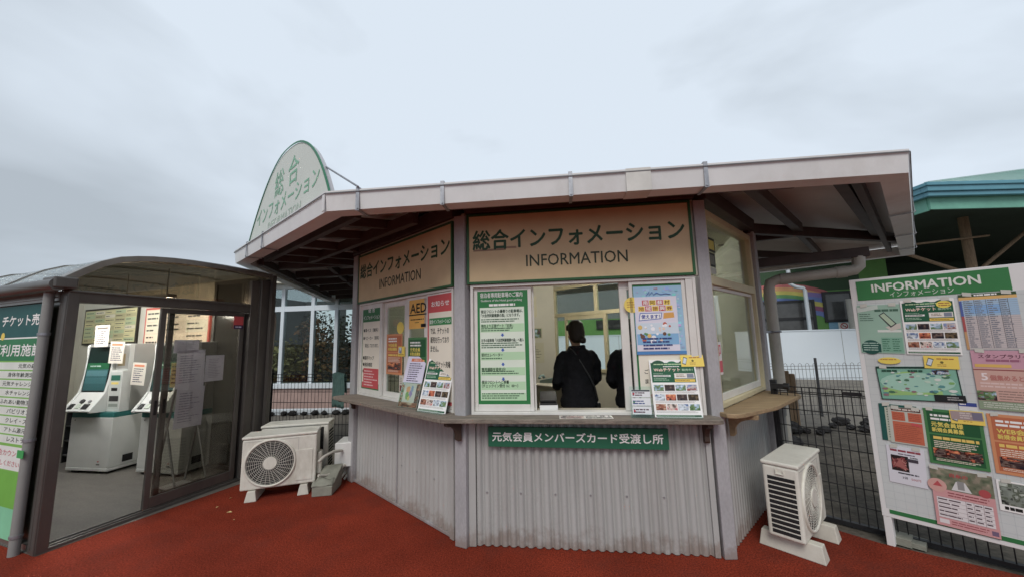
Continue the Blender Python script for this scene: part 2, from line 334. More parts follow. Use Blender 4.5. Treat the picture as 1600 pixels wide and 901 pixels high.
def copy_tree(o, mw):
    c = o.copy(); COL.objects.link(c); place(c, None, mw)
    def rec(a, b):
        for ch in [x for x in kids.get(a.name, [])]:
            d = ch.copy(); COL.objects.link(d); d.parent = b; d.matrix_basis = ch.matrix_basis.copy(); WM[d.name] = WM[b.name] @ d.matrix_basis; rec(ch, d)
    kids = {}
    for x in COL.objects:
        if x.parent: kids.setdefault(x.parent.name, []).append(x)
    rec(o, c); return c
T = Matrix.Translation
RX = lambda d: Matrix.Rotation(R(d), 4, 'X')
RZ = lambda d: Matrix.Rotation(R(d), 4, 'Z')
def ipol(a, b, t): return tuple(x + (y - x) * t for x, y in zip(a, b))

# frames: x to the viewer's right along the face, -y out of the face, z up
F_FRONT = FR(-0.37, 3.153, -7.45)
F_LEFT = FR(-1.869, 4.552, -44.1)
F_RIGHT = FR(1.535, 2.908, 44.28)
F_GATE = FR(-3.79, 3.17, 72.02)
F_SIDE = FR(-3.79, 3.17, -20.0)
F_BOARD = FR(2.758, 3.045, -50.27)
# ================================================================== GROUND
def structure(o): return tag(o, kind='structure')
g = MB(); g.add([(-600, -600, -0.02), (600, -600, -0.02), (600, 600, -0.02), (-600, 600, -0.02)], [(0, 1, 2, 3)])
structure(g.build('ground', M_EARTH))
g = MB()
red = [(-14, -8), (12, -8), (12, -4.2), (2.74, 3.06), (2.42, 3.48), (2.26, 3.9), (-1.95, 4.75), (-2.6, 5.05), (-3.2, 5.1), (-3.2, 4.9), (-3.775, 3.165), (-4.72, 3.5), (-14, 6.9)]
g.add([(x, y, 0.0) for x, y in red], [tuple(range(len(red)))])
structure(g.build('pavement', M_RED))

# ================================================================== INFORMATION BOOTH
booth = thing('information_booth', 'grey corrugated many-sided booth with open counter window and wide white gutter', 'booth', T((0.3, 4.8, 0)))
ZC0, ZC1 = 0.955, 0.99        # counter board

def corrugated(u0, u1, z0, z1, y, pitch, amp, mat, name, mw, screws=True, base_trim=False):
    n = int((u1 - u0) / pitch * 10); m = MB(); vs = []; fs = []
    for i in range(n + 1):
        u = u0 + (u1 - u0) * i / n; a = 1 - (0.5 - 0.5 * math.sin(2 * math.pi * (u - u0) / pitch)) ** 2.2
        w = y - amp * (2.4 * a - 1.4)
        vs += [(u, w, z0), (u, w, z1)]
    for i in range(n): fs.append((2 * i, 2 * i + 2, 2 * i + 3, 2 * i + 1))
    m.add(vs, fs, None, True)
    m.add([(u0, y + 0.02, z0), (u1, y + 0.02, z0), (u1, y + 0.02, z1), (u0, y + 0.02, z1)], [(3, 2, 1, 0)])
    o = m.build(name, mat, booth, mw)
    if screws:
        s = MB(); random.seed(int(u1 * 100)); k = int((u1 - u0) / (pitch * 4))
        for i in range(k):
            uu = u0 + pitch * (0.25 + 4 * i + 1)
            for zz in (0.40, z1 - 0.04):
                if zz < z1: s.tube([(uu, y - amp - 0.001, zz), (uu, y - amp - 0.006, zz)], 0.0065, 7)
        s.build('screw_row', M_GALV, o, mw)
    return o
corrugated(0.05, 1.795, 0.006, ZC0, 0.022, 0.067, 0.011, M_CLAD, 'corrugated_panel', F_FRONT)
corrugated(0.0, 0.93, 0.03, ZC0, 0.03, 0.069, 0.008, M_CLAD, 'corrugated_panel', F_LEFT)
corrugated(0.945, 1.83, 0.03, ZC0, 0.026, 0.069, 0.008, M_CLAD, 'corrugated_panel', F_LEFT)
corrugated(0.085, 1.42, 0.006, ZC0, 0.03, 0.06, 0.009, M_CLAD, 'corrugated_panel', F_RIGHT, False)
m = MB(); m.box(-0.05, 1.84, 0.012, 0.045, 0.004, 0.028); m.build('kick_strip', M_POST, booth, F_LEFT, 0.003)
m = MB(); m.box(0.9335, 0.9415, 0.012, 0.04, 0.03, ZC0); m.build('joint_strip', M_POST, booth, F_LEFT)
# posts
m = MB(); m.box(-0.052, 0.054, -0.052, 0.054, 0, 2.66); m.build('corner_post', M_POST, booth, FR(-0.425, 3.19, -26.0), 0.006)
m = MB(); m.box(-0.010, 0.046, -0.004, 0.03, 0.004, ZC0 - 0.002); m.build('corner_trim', M_CLAD, booth, F_FRONT, 0.002)
m = MB(); m.box(1.832, 1.885, -0.002, 0.03, 0.004, ZC0 - 0.002); m.build('corner_trim', M_CLAD, booth, F_LEFT, 0.002)
m = MB(); m.box(-0.046, 0.046, -0.046, 0.046, 0, 2.66); m.build('corner_post', M_POST, booth, FR(1.515, 2.945, -1.0), 0.006)
m = MB(); m.box(1.797, 1.836, -0.002, 0.03, 0.004, ZC0 - 0.002); m.build('corner_trim', M_CLAD, booth, F_FRONT, 0.002)
m = MB(); m.box(0.02, 0.082, 0.006, 0.04, 0.004, ZC0); m.build('corner_trim', M_CLAD, booth, F_RIGHT, 0.002)
m = MB(); m.box(-0.15, -0.025, -0.02, 0.10, 0, 2.66); m.build('corner_post', M_POST, booth, F_LEFT, 0.006)
m = MB(); m.box(1.42, 1.52, -0.03, 0.08, 0, 2.66); m.build('corner_post', M_POST, booth, F_RIGHT, 0.006)
# head beams over the signs
for nm, fr, a, b in (('front', F_FRONT, -0.02, 1.86), ('left', F_LEFT, -0.14, 1.92), ('right', F_RIGHT, 0.02, 1.5)):
    m = MB(); m.box(a, b, -0.035, 0.10, 2.672, 2.80); m.build('head_beam', M_BROWN, booth, fr, 0.004)

# counter boards
m = MB()
fl = lambda u, v: (F_LEFT @ Vector((u, v, 0))).xy; ff = lambda u, v: (F_FRONT @ Vector((u, v, 0))).xy; fg = lambda u, v: (F_RIGHT @ Vector((u, v, 0))).xy
poly = [fl(-0.05, 0.03), fl(-0.10, -0.20), fl(-0.06, -0.25), fl(1.99, -0.205)]
m.slab(poly + [fl(1.93, 0.03)], ZC0, ZC1)
m.build('counter_board', M_WOODG, booth, None if False else T((0, 0, 0)), 0.006)
m = MB()
m.slab([fl(1.993, -0.203), ff(1.83, -0.155), ff(1.865, -0.15), ff(1.893, -0.125), ff(1.90, -0.06), ff(1.86, 0.03), ff(0.0, 0.03), fl(1.933, 0.03)], ZC0 + 0.001, ZC1 + 0.001)
m.build('counter_board', M_WOODG, booth, T((0, 0, 0)), 0.006)
m = MB()
m.slab([fg(0.0, 0.02), fg(-0.05, -0.06), fg(-0.03, -0.115), fg(0.03, -0.15), fg(0.5, -0.262), fg(1.26, -0.30), fg(1.36, -0.26), fg(1.40, -0.19), fg(1.40, 0.02)], 0.985, 1.018)
m.build('counter_board', M_WOODT, booth, T((0, 0, 0)), 0.006)
# inside ledge behind the window
m = MB(); m.box(0.0, 1.84, 0.055, 0.42, 0.94, 0.972); m.build('inner_ledge', M_DESK, booth, F_FRONT, 0.003)
m = MB(); m.box(0.0, 1.84, 0.06, 0.36, 0.94, 0.972); m.build('inner_ledge', M_DESK, booth, F_LEFT, 0.003)

def bracket(fr, u, depth, drop, mat=M_BRKT, w=0.034):
    pts = [(0, 0), (-depth, 0), (-depth, -0.028)]
    for i in range(1, 7):
        a = i / 7 * math.pi / 2
        pts.append((-depth + 0.02 + (depth - 0.055) * math.sin(a), -0.03 - (drop * 0.62) * (1 - math.cos(a))))
    pts += [(-0.04, -drop * 0.9), (-0.028, -drop), (0, -drop)]
    m = MB(Matrix.Translation((u, 0, ZC0 - 0.002)) @ RZ(90)); m.prism([(x, z) for x, z in pts], -w / 2, w / 2)
    return m.build('counter_bracket', mat, booth, fr, 0.004)
bracket(F_LEFT, -0.03, 0.19, 0.13)
bracket(F_FRONT @ T((-0.07, -0.035, 0)) @ RZ(-48), 0.0, 0.13, 0.15, w=0.045)
bracket(F_FRONT, 1.80, 0.125, 0.155, w=0.036)
bracket(F_RIGHT @ T((0, 0, 0.03)), 0.19, 0.20, 0.17, M_WOODT, 0.04)

# window frames -----------------------------------------------------------
def frame_box(m, x0, x1, z0, z1, t, y0, y1, tb=None):
    tb = tb or t
    m.box(x0, x0 + t, y0, y1, z0, z1); m.box(x1 - t, x1, y0, y1, z0, z1)
    m.box(x0 + t, x1 - t, y0 + 0.001, y1 - 0.001, z0, z0 + tb); m.box(x0 + t, x1 - t, y0 + 0.001, y1 - 0.001, z1 - t, z1)
    return m
def sash(fr, x0, x1, z0, z1, y, t=0.045, glass=True, tb=0.055, pane=M_GLASS, mat=M_ALU):
    o = frame_box(MB(), x0, x1, z0, z1, t, y, y + 0.028, tb).build('window_sash', mat, booth, fr, 0.003)
    if glass:
        MB().box(x0 + t - 0.004, x1 - t + 0.004, y + 0.011, y + 0.016, z0 + tb - 0.004, z1 - t + 0.004).build('pane', pane, o, fr)
    return o
# front
m = MB(); frame_box(m, 0.016, 1.826, 0.992, 2.052, 0.022, 0.0, 0.10, 0.022); m.box(1.752, 1.803, 0.004, 0.05, 1.016, 2.028); m.build('window_frame', M_ALU, booth, F_FRONT, 0.002)
sash(F_FRONT, 0.040, 0.528, 1.016, 2.028, 0.028, 0.03, False)
sash(F_FRONT, 1.245, 1.75, 1.016, 2.028, 0.052, 0.062)
sash(F_FRONT, 1.318, 1.75, 1.016, 2.028, 0.016, 0.028, False)
MB().box(0.53, 0.545, 0.06, 0.085, 1.016, 2.028).build('window_stop', M_ALU, booth, F_FRONT, 0.002)
# left
m = MB(); frame_box(m, 0.012, 1.885, 0.992, 2.052, 0.022, 0.0, 0.10, 0.022); m.build('window_frame', M_ALU, booth, F_LEFT, 0.002)
sash(F_LEFT, 0.036, 0.575, 1.016, 2.028, 0.010, 0.05, False)
sash(F_LEFT, 0.580, 1.075, 1.016, 2.028, 0.036, 0.062)
sash(F_LEFT, 1.078, 1.468, 1.016, 2.028, 0.018, 0.06)
sash(F_LEFT, 1.472, 1.862, 1.016, 2.028, 0.010, 0.03, False)
# right
m = MB(); frame_box(m, 0.045, 1.405, 1.03, 2.61, 0.05, 0.0, 0.09, 0.035); m.box(0.096, 1.354, 0.002, 0.088, 1.99, 2.06); m.build('window_frame', M_YWOOD, booth, F_RIGHT, 0.003)
m = MB(); m.box(0.09, 1.36, 0.04, 0.046, 2.055, 2.566); m.build('pane', M_GLASS, booth, F_RIGHT)
sash(F_RIGHT, 0.097, 1.352, 1.067, 1.988, 0.03, 0.03, mat=M_ALU)
# spandrels behind the signs
for fr, u in ((F_FRONT, 1.86), (F_LEFT, 1.93)):
    MB().box(-0.02, u, 0.012, 0.05, 2.054, 2.672).build('spandrel', M_CREAM, booth, fr)

# inside: floor, walls, ceiling
ring = [(-1.84, 4.62), (-0.43, 3.25), (1.5, 2.98), (2.48, 3.90), (2.95, 5.33), (0.85, 7.75), (-1.1, 7.5), (-2.35, 6.2)]
MB().slab(ring, 0.0, 0.17).build('booth_floor', M_CONC, booth, T((0, 0, 0)))
MB().slab([(x, y) for x, y in ring], 2.685, 2.715).build('ceiling_panel', M_CREAM, booth, T((0, 0, 0)))
def wall(p, q, z0, z1, mat, t=0.05, name='interior_wall'):
    p = Vector((*p, 0)); q = Vector((*q, 0)); d = q - p; a = math.degrees(math.atan2(d.y, d.x)); l = d.length
    return MB().box(0, l, -t, 0, z0, z1).build(name, mat, booth, FR(p.x, p.y, a))
wall(ring[4], ring[3], 0, 2.69, M_CREAM)
wall(ring[6], ring[5], 0, 2.69, M_CREAM)
wall(ring[7], ring[6], 0, 2.69, M_CREAM)
wall(ring[0], ring[7], 0, 2.69, M_CREAM)
# back wall with the window onto the yard
F_BACK = FR(0.85, 7.75, -49.05); LB = 3.2
m = MB(); m.box(0, LB, 0, 0.05, 0.17, 0.95); m.box(2.5, LB, 0, 0.05, 0.95, 2.69); m.box(0, 2.5, 0, 0.05, 2.60, 2.69); m.build('interior_wall', M_CREAM, booth, F_BACK)
m = MB(); frame_box(m, 0.0, 2.5, 0.95, 2.60, 0.06, -0.03, 0.05); m.box(0.06, 2.44, -0.028, 0.048, 2.0, 2.07); m.box(1.22, 1.28, -0.026, 0.046, 0.99, 2.0); m.box(1.04, 1.10, -0.026, 0.046, 2.07, 2.54)
m.box(0.30, 0.35, -0.02, 0.03, 0.99, 2.0); m.box(0.30, 1.22, -0.018, 0.028, 1.93, 1.999)
m.build('window_frame', M_YWOOD, booth, F_BACK, 0.003)
MB().box(0.05, 2.45, 0.01, 0.015, 1.0, 2.55).build('pane', M_GLASS, booth, F_BACK)

# ---------------------------------------------------------------- roof
E = [(-3.44, 4.56), (-1.42, 2.77), (2.60, 2.31), (5.58, 5.08), (2.75, 8.0), (-1.0, 10.4), (-4.64, 9.3)]
C0 = Vector((1.0, 6.3))
def inset(k):
    return [tuple(Vector(e) + (C0 - Vector(e)) * k) for e in E]
def offset_poly(P, d):
    out = []
    n = len(P)
    for i in range(n):
        p0, p1, p2 = Vector(P[i - 1]), Vector(P[i]), Vector(P[(i + 1) % n])
        a = (p1 - p0).normalized(); b = (p2 - p1).normalized()
        na = Vector((-a.y, a.x)); nb = Vector((-b.y, b.x)); k = (na + nb) / (1 + na.dot(nb)); out.append(tuple(p1 + k * d))
    return out
IN = offset_poly(E, 0.15)
m = MB(); zr = 2.735
vs = [(x, y, zr) for x, y in offset_poly(E, 0.10)] + [(C0.x, C0.y, 3.35)] + [(x, y, zr + 0.03) for x, y in offset_poly(E, 0.10)] + [(C0.x, C0.y, 3.38)]
n = len(E); fs = [((i + 1) % n, i, n) for i in range(n)] + [(i + n + 1, (i + 1) % n + n + 1, 2 * n + 1) for i in range(n)] + [(i, (i + 1) % n, (i + 1) % n + n + 1, i + n + 1) for i in range(n)]
m.add(vs, fs); m.build('roof', M_SOFF, booth, T((0, 0, 0)))
# gutter: channel along every eave
def gutter(idx, dz0=0.0, dz1=0.0):
    m = MB(); a, b = E[idx], E[(idx + 1) % n]; ai, bi = IN[idx], IN[(idx + 1) % n]
    z0, z1 = 2.60, 2.75
    def sec(o, i, dz):
        o = Vector(o); i = Vector(i); k = lambda t: o + (i - o) * t
        pr = [(0.10, z0), (0.0, z1 - 0.012), (-0.03, z1 - 0.008), (-0.03, z1 + 0.004), (0.05, z1 + 0.004), (0.05, z1 - 0.02), (0.14, z0 + 0.01), (0.90, z0 + 0.01), (0.95, z1 - 0.03), (1.0, z1 - 0.03), (1.0, z0)]
        return [(k(t).x, k(t).y, z + dz) for t, z in pr]
    s0, s1 = sec(a, ai, dz0), sec(b, bi, dz1); q = len(s0)
    m.add(s0 + s1, [(i, (i + 1) % q, (i + 1) % q + q, i + q) for i in range(q)] + [tuple(range(q))[::-1], tuple(range(q, 2 * q))])
    return m.build('gutter', M_GUT, booth, T((0, 0, 0)))
for i in range(n): gutter(i, -0.16 if i in (6,) and False else 0, 0)
lip = MB()
for i in range(n):
    a, b = Vector(E[i]), Vector(E[(i + 1) % n]); d_ = (b - a).normalized(); o_ = Vector((d_.y, -d_.x)) * 0.0075
    lip.bar((*(a + o_), 2.7345), (*(b + o_), 2.7345), 0.006, 0.007)
lip.build('gutter_lip', pm('grey_gutter_lip', (0.16, 0.16, 0.17), 0.5), booth, T((0, 0, 0)))
def along(i, t, z=0.0, off=0.0):
    p = Vector(E[i]) + (Vector(E[(i + 1) % n]) - Vector(E[i])) * t
    d = (Vector(E[(i + 1) % n]) - Vector(E[i])).normalized(); nn = Vector((d.y, -d.x))
    return FR(p.x + nn.x * off, p.y + nn.y * off, math.degrees(math.atan2(d.y, d.x)), z)
def clip(i, t):
    m = MB(); m.box(-0.014, 0.014, -0.006, -0.003, 2.585, 2.765); m.box(-0.014, 0.014, -0.006, 0.16, 2.765, 2.769)
    m.box(-0.011, 0.011, 0.0, 0.155, 2.589, 2.594); m.tube([(0, -0.012, 2.60), (0, -0.006, 2.60)], 0.007, 8)
    return m.build('gutter_bracket', M_GALV, booth, along(i, t))
for i, ts in ((0, (0.20, 0.415, 0.0) [:2]), (1, (0.065, 0.229, 0.462, 0.689)), (2, (0.30, 0.57, 0.82)), (6, (0.75, 0.5, 0.25))):
    for t in ts: clip(i, t)
m = MB(); m.box(-0.085, 0.085, -0.008, -0.002, 2.597, 2.758); m.box(-0.085, 0.085, -0.008, 0.15, 2.592, 2.597)
m.build('gutter_joint', pm('yellowed_gutter_sleeve', (0.66, 0.655, 0.62), 0.5), booth, along(1, 0.578))
m = MB(); m.box(-0.03, 0.012, -0.009, -0.003, 2.60, 2.752); m.build('gutter_joint', M_GUT, booth, along(0, 0.995))
m = MB(); m.tube([(5.58, 5.08, 2.69), (5.60, 5.10, 2.69)], 0.05, 4); 
# beams under the roof
def beam(p, q, w=0.07, h=0.10, name='rafter'):
    return MB().bar(p, q, w, h).build(name, M_BROWN, booth, T((0, 0, 0)), 0.004)
zb = lambda p: 2.735 + 0.615 * max(0, 1 - (Vector(p) - C0).length / 4.4) - 0.02
def rb(p, q, dz=-0.05, **k): beam((*p, min(2.70, zb(p)) + dz + 0.03), (*q, min(2.83, zb(q)) + dz), **k)
lf = lambda u, v: tuple((F_LEFT @ Vector((u, v, 0))).xy)
# purlins along the left eave and cross rafters
e0, e1 = Vector(E[0]), Vector(E[1]); dl = (e1 - e0).normalized(); nl = Vector((-dl.y, dl.x))
for v, a, b in ((0.30, 0.18, 2.62), (0.78, 0.30, 2.75)):
    p = e0 + dl * a + nl * v; q = e0 + dl * b + nl * v
    beam((*p, 2.665 + v * 0.06), (*q, 2.665 + v * 0.06), 0.06, 0.11, 'purlin')
for v, a, b in ((1.45, 0.25, 1.55), (2.15, 0.35, 1.5), (2.9, 0.45, 1.7)):
    p = e0 + dl * a + nl * v; q = e0 + dl * b + nl * v
    beam((*p, 2.70 + v * 0.05), (*q, 2.72 + v * 0.07), 0.06, 0.10, 'purlin')
for t in (0.12, 0.62, 1.15, 1.68, 2.22):
    p = e0 + dl * t + nl * 0.33; q = e0 + dl * (t + 0.1) + nl * (1.2 if t > 1.3 else 3.6)
    beam((*p, 2.70), (*q, 2.80 if t > 1.3 else 2.92), 0.055, 0.09)
beam((-3.30, 4.85, 2.68), (-4.35, 8.9, 2.70), 0.07, 0.10, 'purlin')
g0, g1 = Vector(E[0]), Vector(E[6]); dg = (g1 - g0).normalized(); ng = Vector((dg.y, -dg.x)); LG = (g1 - g0).length
for t in (0.14, 0.30, 0.46, 0.62, 0.78, 0.93):
    p = g0 + dg * (LG * t) + ng * 0.28; q = g0 + dg * (LG * t) + ng * 3.2
    beam((*p, 2.70), (*q, 2.97), 0.07, 0.11)
for v in (0.9, 1.9, 2.9):
    p = g0 + dg * 0.8 + ng * v; q = g1 - dg * 0.2 + ng * v
    beam((*p, 2.70 + v * 0.085), (*q, 2.70 + v * 0.085), 0.07, 0.11, 'purlin')
# front eave purlin
f0, f1 = Vector(E[1]), Vector(E[2]); df = (f1 - f0).normalized(); nf = Vector((-df.y, df.x))
beam((*(f0 + df * 0.3 + nf * 0.24), 2.68), (*(f1 - df * 0.55 + nf * 0.24), 2.68), 0.06, 0.09, 'purlin')
# right wing
beam((1.66, 2.56, 2.69), (3.23, 4.09, 2.74), 0.075, 0.10)
beam((2.28, 2.50, 2.69), (4.40, 4.40, 2.74), 0.075, 0.10)
beam((2.44, 2.53, 2.68), (5.2, 5.06, 2.70), 0.05, 0.12)
beam((2.52, 3.92, 2.70), (4.95, 4.55, 2.70), 0.07, 0.11, 'purlin')
beam((2.60, 4.6, 2.72), (3.35, 4.12, 2.71), 0.06, 0.09)
beam((2.7, 5.2, 2.74), (4.7, 5.6, 2.70), 0.07, 0.10, 'purlin')
beam((3.2, 4.10, 2.74), (4.6, 5.5, 2.74), 0.06, 0.09)

MB().bar((2.62, 4.36, 2.37), (3.74, 3.87, 2.40), 0.13, 0.10).build('eave_trough', M_BROWN, booth, T((0, 0, 0)), 0.006)
# fluorescent lamp inside
lamp = thing('ceiling_lamp', 'lit white fluorescent batten on the booth ceiling', 'lamp', FR(1.25, 5.6, 20, 2.685))
MB().box(-0.62, 0.62, -0.05, 0.05, -0.055, -0.002).build('housing', M_WHITE, lamp, None, 0.006)
MB().tube([(-0.58, 0, -0.08), (0.58, 0, -0.08)], 0.016, 10).build('tube', M_TUBE, lamp)

# pipes on the booth
p = MB(); p.tube([(2.93, 4.25, 0.0), (2.93, 4.25, 2.08), (2.945, 4.24, 2.15), (3.01, 4.21, 2.18), (3.56, 3.94, 2.215), (3.62, 3.91, 2.225), (3.655, 3.895, 2.26), (3.66, 3.89, 2.36)], 0.056, 16)
for k, (a, b) in enumerate((((2.93, 4.25, 1.93), (2.93, 4.25, 2.03)), ((3.03, 4.20, 2.181), (3.12, 4.156, 2.187)), ((3.48, 3.98, 2.21), (3.56, 3.94, 2.215)))):
    p.tube([a, b], 0.062, 16)
pd = p.build('downpipe', M_PIPE); tag(pd, 'thick beige rainwater pipe with elbows beside the tan counter', 'pipe')
m = MB(); m.tube([(2.93 + 0.064 * math.cos(a / 8 * math.pi), 4.25 + 0.064 * math.sin(a / 8 * math.pi), 1.60) for a in range(16)], 0.012, 6, closed=True); m.bar((2.56, 4.02, 1.6), (2.89, 4.22, 1.6), 0.012, 0.025); m.build('pipe_clamp', M_GALV, pd)
m = MB(); q = lambda u, v, z: tuple(F_RIGHT @ Vector((u, v, z)))
m.tube([q(1.47, -0.09, 0.0), q(1.47, -0.09, 0.83)], 0.034, 12); m.tube([q(1.47, -0.09, 0.78), q(1.47, -0.09, 0.86), q(1.45, -0.075, 0.94)], [0.046, 0.046, 0.05], 12)
tag(m.build('drain_pipe', M_PIPEG), 'slim grey drain pipe under the tan counter', 'pipe')
m = MB(FR(-1.9, 4.62, -44)); m.tube([(-0.16, 0.10, 2.24), (-0.13, 0.02, 2.24)], 0.055, 16)
m.tube([(-0.16, 0.12, 2.19), (-0.16, 0.12, 2.29)], 0.045, 12)
al = m.build('alarm_lamp', pm('red_plastic', (0.5, 0.02, 0.02), 0.3)); tag(al, 'red round alarm lamp high on the booth corner post', 'alarm lamp')
# ================================================================== PRINTED SIGNS AND SHEETS
c = lambda *a: lin(a)
WHT = c(247, 247, 245); CRM = c(240, 233, 215); GRN = c(20, 122, 62); DGR = c(14, 74, 36); REDC = c(206, 30, 44); YEL = c(246, 214, 40); INK = c(34, 36, 34)
GREY = c(130, 130, 130); BLUE = c(20, 90, 190); TEALC = c(16, 92, 84); ORG = c(222, 112, 40); LGR = c(184, 226, 180)
def strips(m, x0, z0, x1, z1, nrow, col, y, seed=1, fill=0.55, wmin=0.6, gap=0.0):
    """rows of type too small to read: broken bars of ink"""
    rnd = random.Random(seed); dz = (z1 - z0) / nrow
    for i in range(nrow):
        zt = z1 - i * dz; x = x0; xe = x0 + (x1 - x0) * rnd.uniform(wmin, 1)
        while x < xe:
            w = min(rnd.uniform(0.5, 2.2) * dz, xe - x)
            m.rect(x, zt - dz * (0.5 + fill / 2), x + w, zt - dz * (0.5 - fill / 2), y, col); x += w + rnd.uniform(0.08, 0.3) * dz
def photo(m, x0, z0, x1, z1, pal, y, seed=1, nx=9, nz=6):
    """small printed picture: patchwork of tones, lighter at the top"""
    rnd = random.Random(seed); lx, lz = max(3, nx // 2 + 2), max(3, nz // 2 + 2)
    lat = [[[rnd.random() for _ in range(lz + 2)] for _ in range(lx + 2)] for _ in range(2)]
    fx, fz = nx * 2, nz * 2
    def val(q, a, b):
        a *= lx - 1; b *= lz - 1; i, j = int(a), int(b); u, v = a - i, b - j; u = u * u * (3 - 2 * u); v = v * v * (3 - 2 * v); g_ = lat[q]
        return (g_[i][j] * (1 - u) + g_[i + 1][j] * u) * (1 - v) + (g_[i][j + 1] * (1 - u) + g_[i + 1][j + 1] * u) * v
    for i in range(fx):
        for j in range(fz):
            a, b = (i + .5) / fx, (j + .5) / fz
            t = min(.999, max(0, b * .45 + (val(0, a, b) - .25) * 1.1 + rnd.uniform(-.06, .06))) * (len(pal) - 1); k = int(t); k2 = min(len(pal) - 1, k + 1); w = t - k; w = min(1, max(0, (w - .3) / .4)); br = .75 + .5 * val(1, 1 - a, b)
            col = tuple(min(1, (p * (1 - w) + q * w) * br) for p, q in zip(pal[k], pal[k2]))
            m.rect(x0 + (x1 - x0) * i / fx, z0 + (z1 - z0) * j / fz, x0 + (x1 - x0) * (i + 1) / fx, z0 + (z1 - z0) * (j + 1) / fz, y, col)
def disc(m, cx, cz, r, y, col, rz=None, n=24):
    m.poly([(cx + r * math.cos(2 * math.pi * i / n), cz + (rz or r) * math.sin(2 * math.pi * i / n)) for i in range(n)], y, col)
def sheet(w, h, bg, t=0.002, x0=0, z0=0):
    m = MB(); m.box(x0, x0 + w, -t, 0, z0, z0 + h, bg); return m
LAND = [c(70, 110, 60), c(110, 140, 90), c(150, 180, 200), c(200, 215, 235)]
FLAME = [c(60, 20, 10), c(190, 80, 30), c(230, 140, 60)]
FOOD = [c(90, 50, 35), c(160, 90, 60), c(200, 170, 140)]
SNOW = [c(140, 150, 160), c(210, 220, 230), c(90, 120, 170)]
NIGHT = [c(25, 25, 40), c(70, 50, 50), c(120, 100, 90)]

# ---- name boards over the windows
def name_board(fr, x0, x1, z0, z1, jx0, jx1, jz0, jz1, ex0, ex1, ez0, ez1, label, stain=False):
    t = thing('name_board', label, 'sign', fr, 'cream name boards over the windows')
    MB().box(x0 + 0.02, x1 - 0.02, -0.012, 0.010, z0 + 0.02, z1 - 0.02, c(212, 186, 138)).build('panel', M_PRINTM, t)
    frame_box(MB(), x0, x1, z0, z1, 0.021, -0.018, 0.011).build('border', pm('green_painted_frame', (0.018, 0.1, 0.028), 0.45), t, None, 0.002)
    m = MB(); m.text('総合インフォメーション', jx0, jz0, jx1, jz1, -0.0135, c(14, 66, 26), 0.024)
    m.text('INFORMATION', ex0, ez0, ex1, ez1, -0.0135, c(40, 50, 24), 0.006)
    m.build('lettering', M_PRINT, t)
    if stain:
        m = MB(); m.box(0.05, 0.33, -0.0132, -0.0125, 2.335, 2.352, c(150, 120, 92)); m.box(0.28, 0.42, -0.0131, -0.0125, 2.348, 2.366, c(158, 128, 100)); m.build('tape_residue', M_PRINTM, t)
    return t
name_board(F_FRONT, -0.008, 1.832, 2.055, 2.664, 0.048, 1.772, 2.347, 2.515, 0.50, 1.322, 2.186, 2.283, 'wide cream name board with green frame over the open counter window', True)
name_board(F_LEFT, -0.012, 1.898, 2.055, 2.642, 0.045, 1.855, 2.35, 2.52, 0.545, 1.39, 2.185, 2.29, 'cream name board with green frame over the four-panel window row')

# ---- standing sign on the roof
F_ROOFSIGN = FR(-3.3872, 4.62, -41.55)
rs = thing('roof_sign', 'white half-oval sign with green letters standing on the booth roof', 'sign', F_ROOFSIGN)
UC, HW, ZB, ZT = 1.427, 1.19, 2.76, 3.575
def arch(k, n=40):
    return [(UC - HW * k * math.cos(math.pi * i / n), ZB + (ZT - ZB) * (1 if k == 1 else 1 - (1 - k) * HW / (ZT - ZB)) * (1 - abs(math.cos(math.pi * i / n)) ** (1.8 if i < n / 2 else 2.8))) for i in range(n + 1)]
m = MB(); m.prism(arch(0.985), 0.002, 0.045); m.build('sign_box', pm('grey_sign_return', (0.5, 0.5, 0.53), 0.4, 0.05), rs)
m = MB(); m.prism(arch(0.985), -0.004, 0.0015); m.build('sign_face', pm('pale_greenish_sign_face', (0.66, 0.71, 0.66), 0.45, 0.04, 2), rs)
a1, a2 = arch(1.0), arch(0.984); m = MB()
for i in range(len(a1) - 1): m.add([(a1[i][0], -0.012, a1[i][1]), (a1[i + 1][0], -0.012, a1[i + 1][1]), (a2[i + 1][0], -0.012, a2[i + 1][1]), (a2[i][0], -0.012, a2[i][1]),
    (a1[i][0], 0.0, a1[i][1]), (a1[i + 1][0], 0.0, a1[i + 1][1])], [(0, 1, 2, 3), (0, 4, 5, 1)])
m.build('edge_band', pm('green_edge_band', (0.03, 0.2, 0.1), 0.45), rs)
m = MB(); m.text('総', 1.17, 3.13, 1.44, 3.41, -0.006, c(118, 186, 150), 0.006); m.text('合', 1.57, 3.14, 1.85, 3.43, -0.006, c(118, 186, 150), 0.006)
m.build('lettering', M_PRINT, rs); m = MB()
m.text('インフォメーション', 0.58, 2.94, 2.36, 3.12, -0.006, c(118, 186, 150), 0.008); m.text('INFORMATION', 1.0, 2.815, 1.95, 2.905, -0.006, c(176, 200, 184), 0.0)
m.build('lettering', M_PRINT, rs)
m = MB(); fw = lambda u, y, z: tuple(F_ROOFSIGN.inverted() @ Vector((u, y, z)))
m.tube([(2.405, 0.03, 3.09), fw(-1.15, 2.72, 2.765)], 0.008, 6); m.tube([(0.62, 0.03, 2.98), fw(-2.6, 4.9, 2.86)], 0.008, 6); m.build('brace_rod', M_GALV, rs)

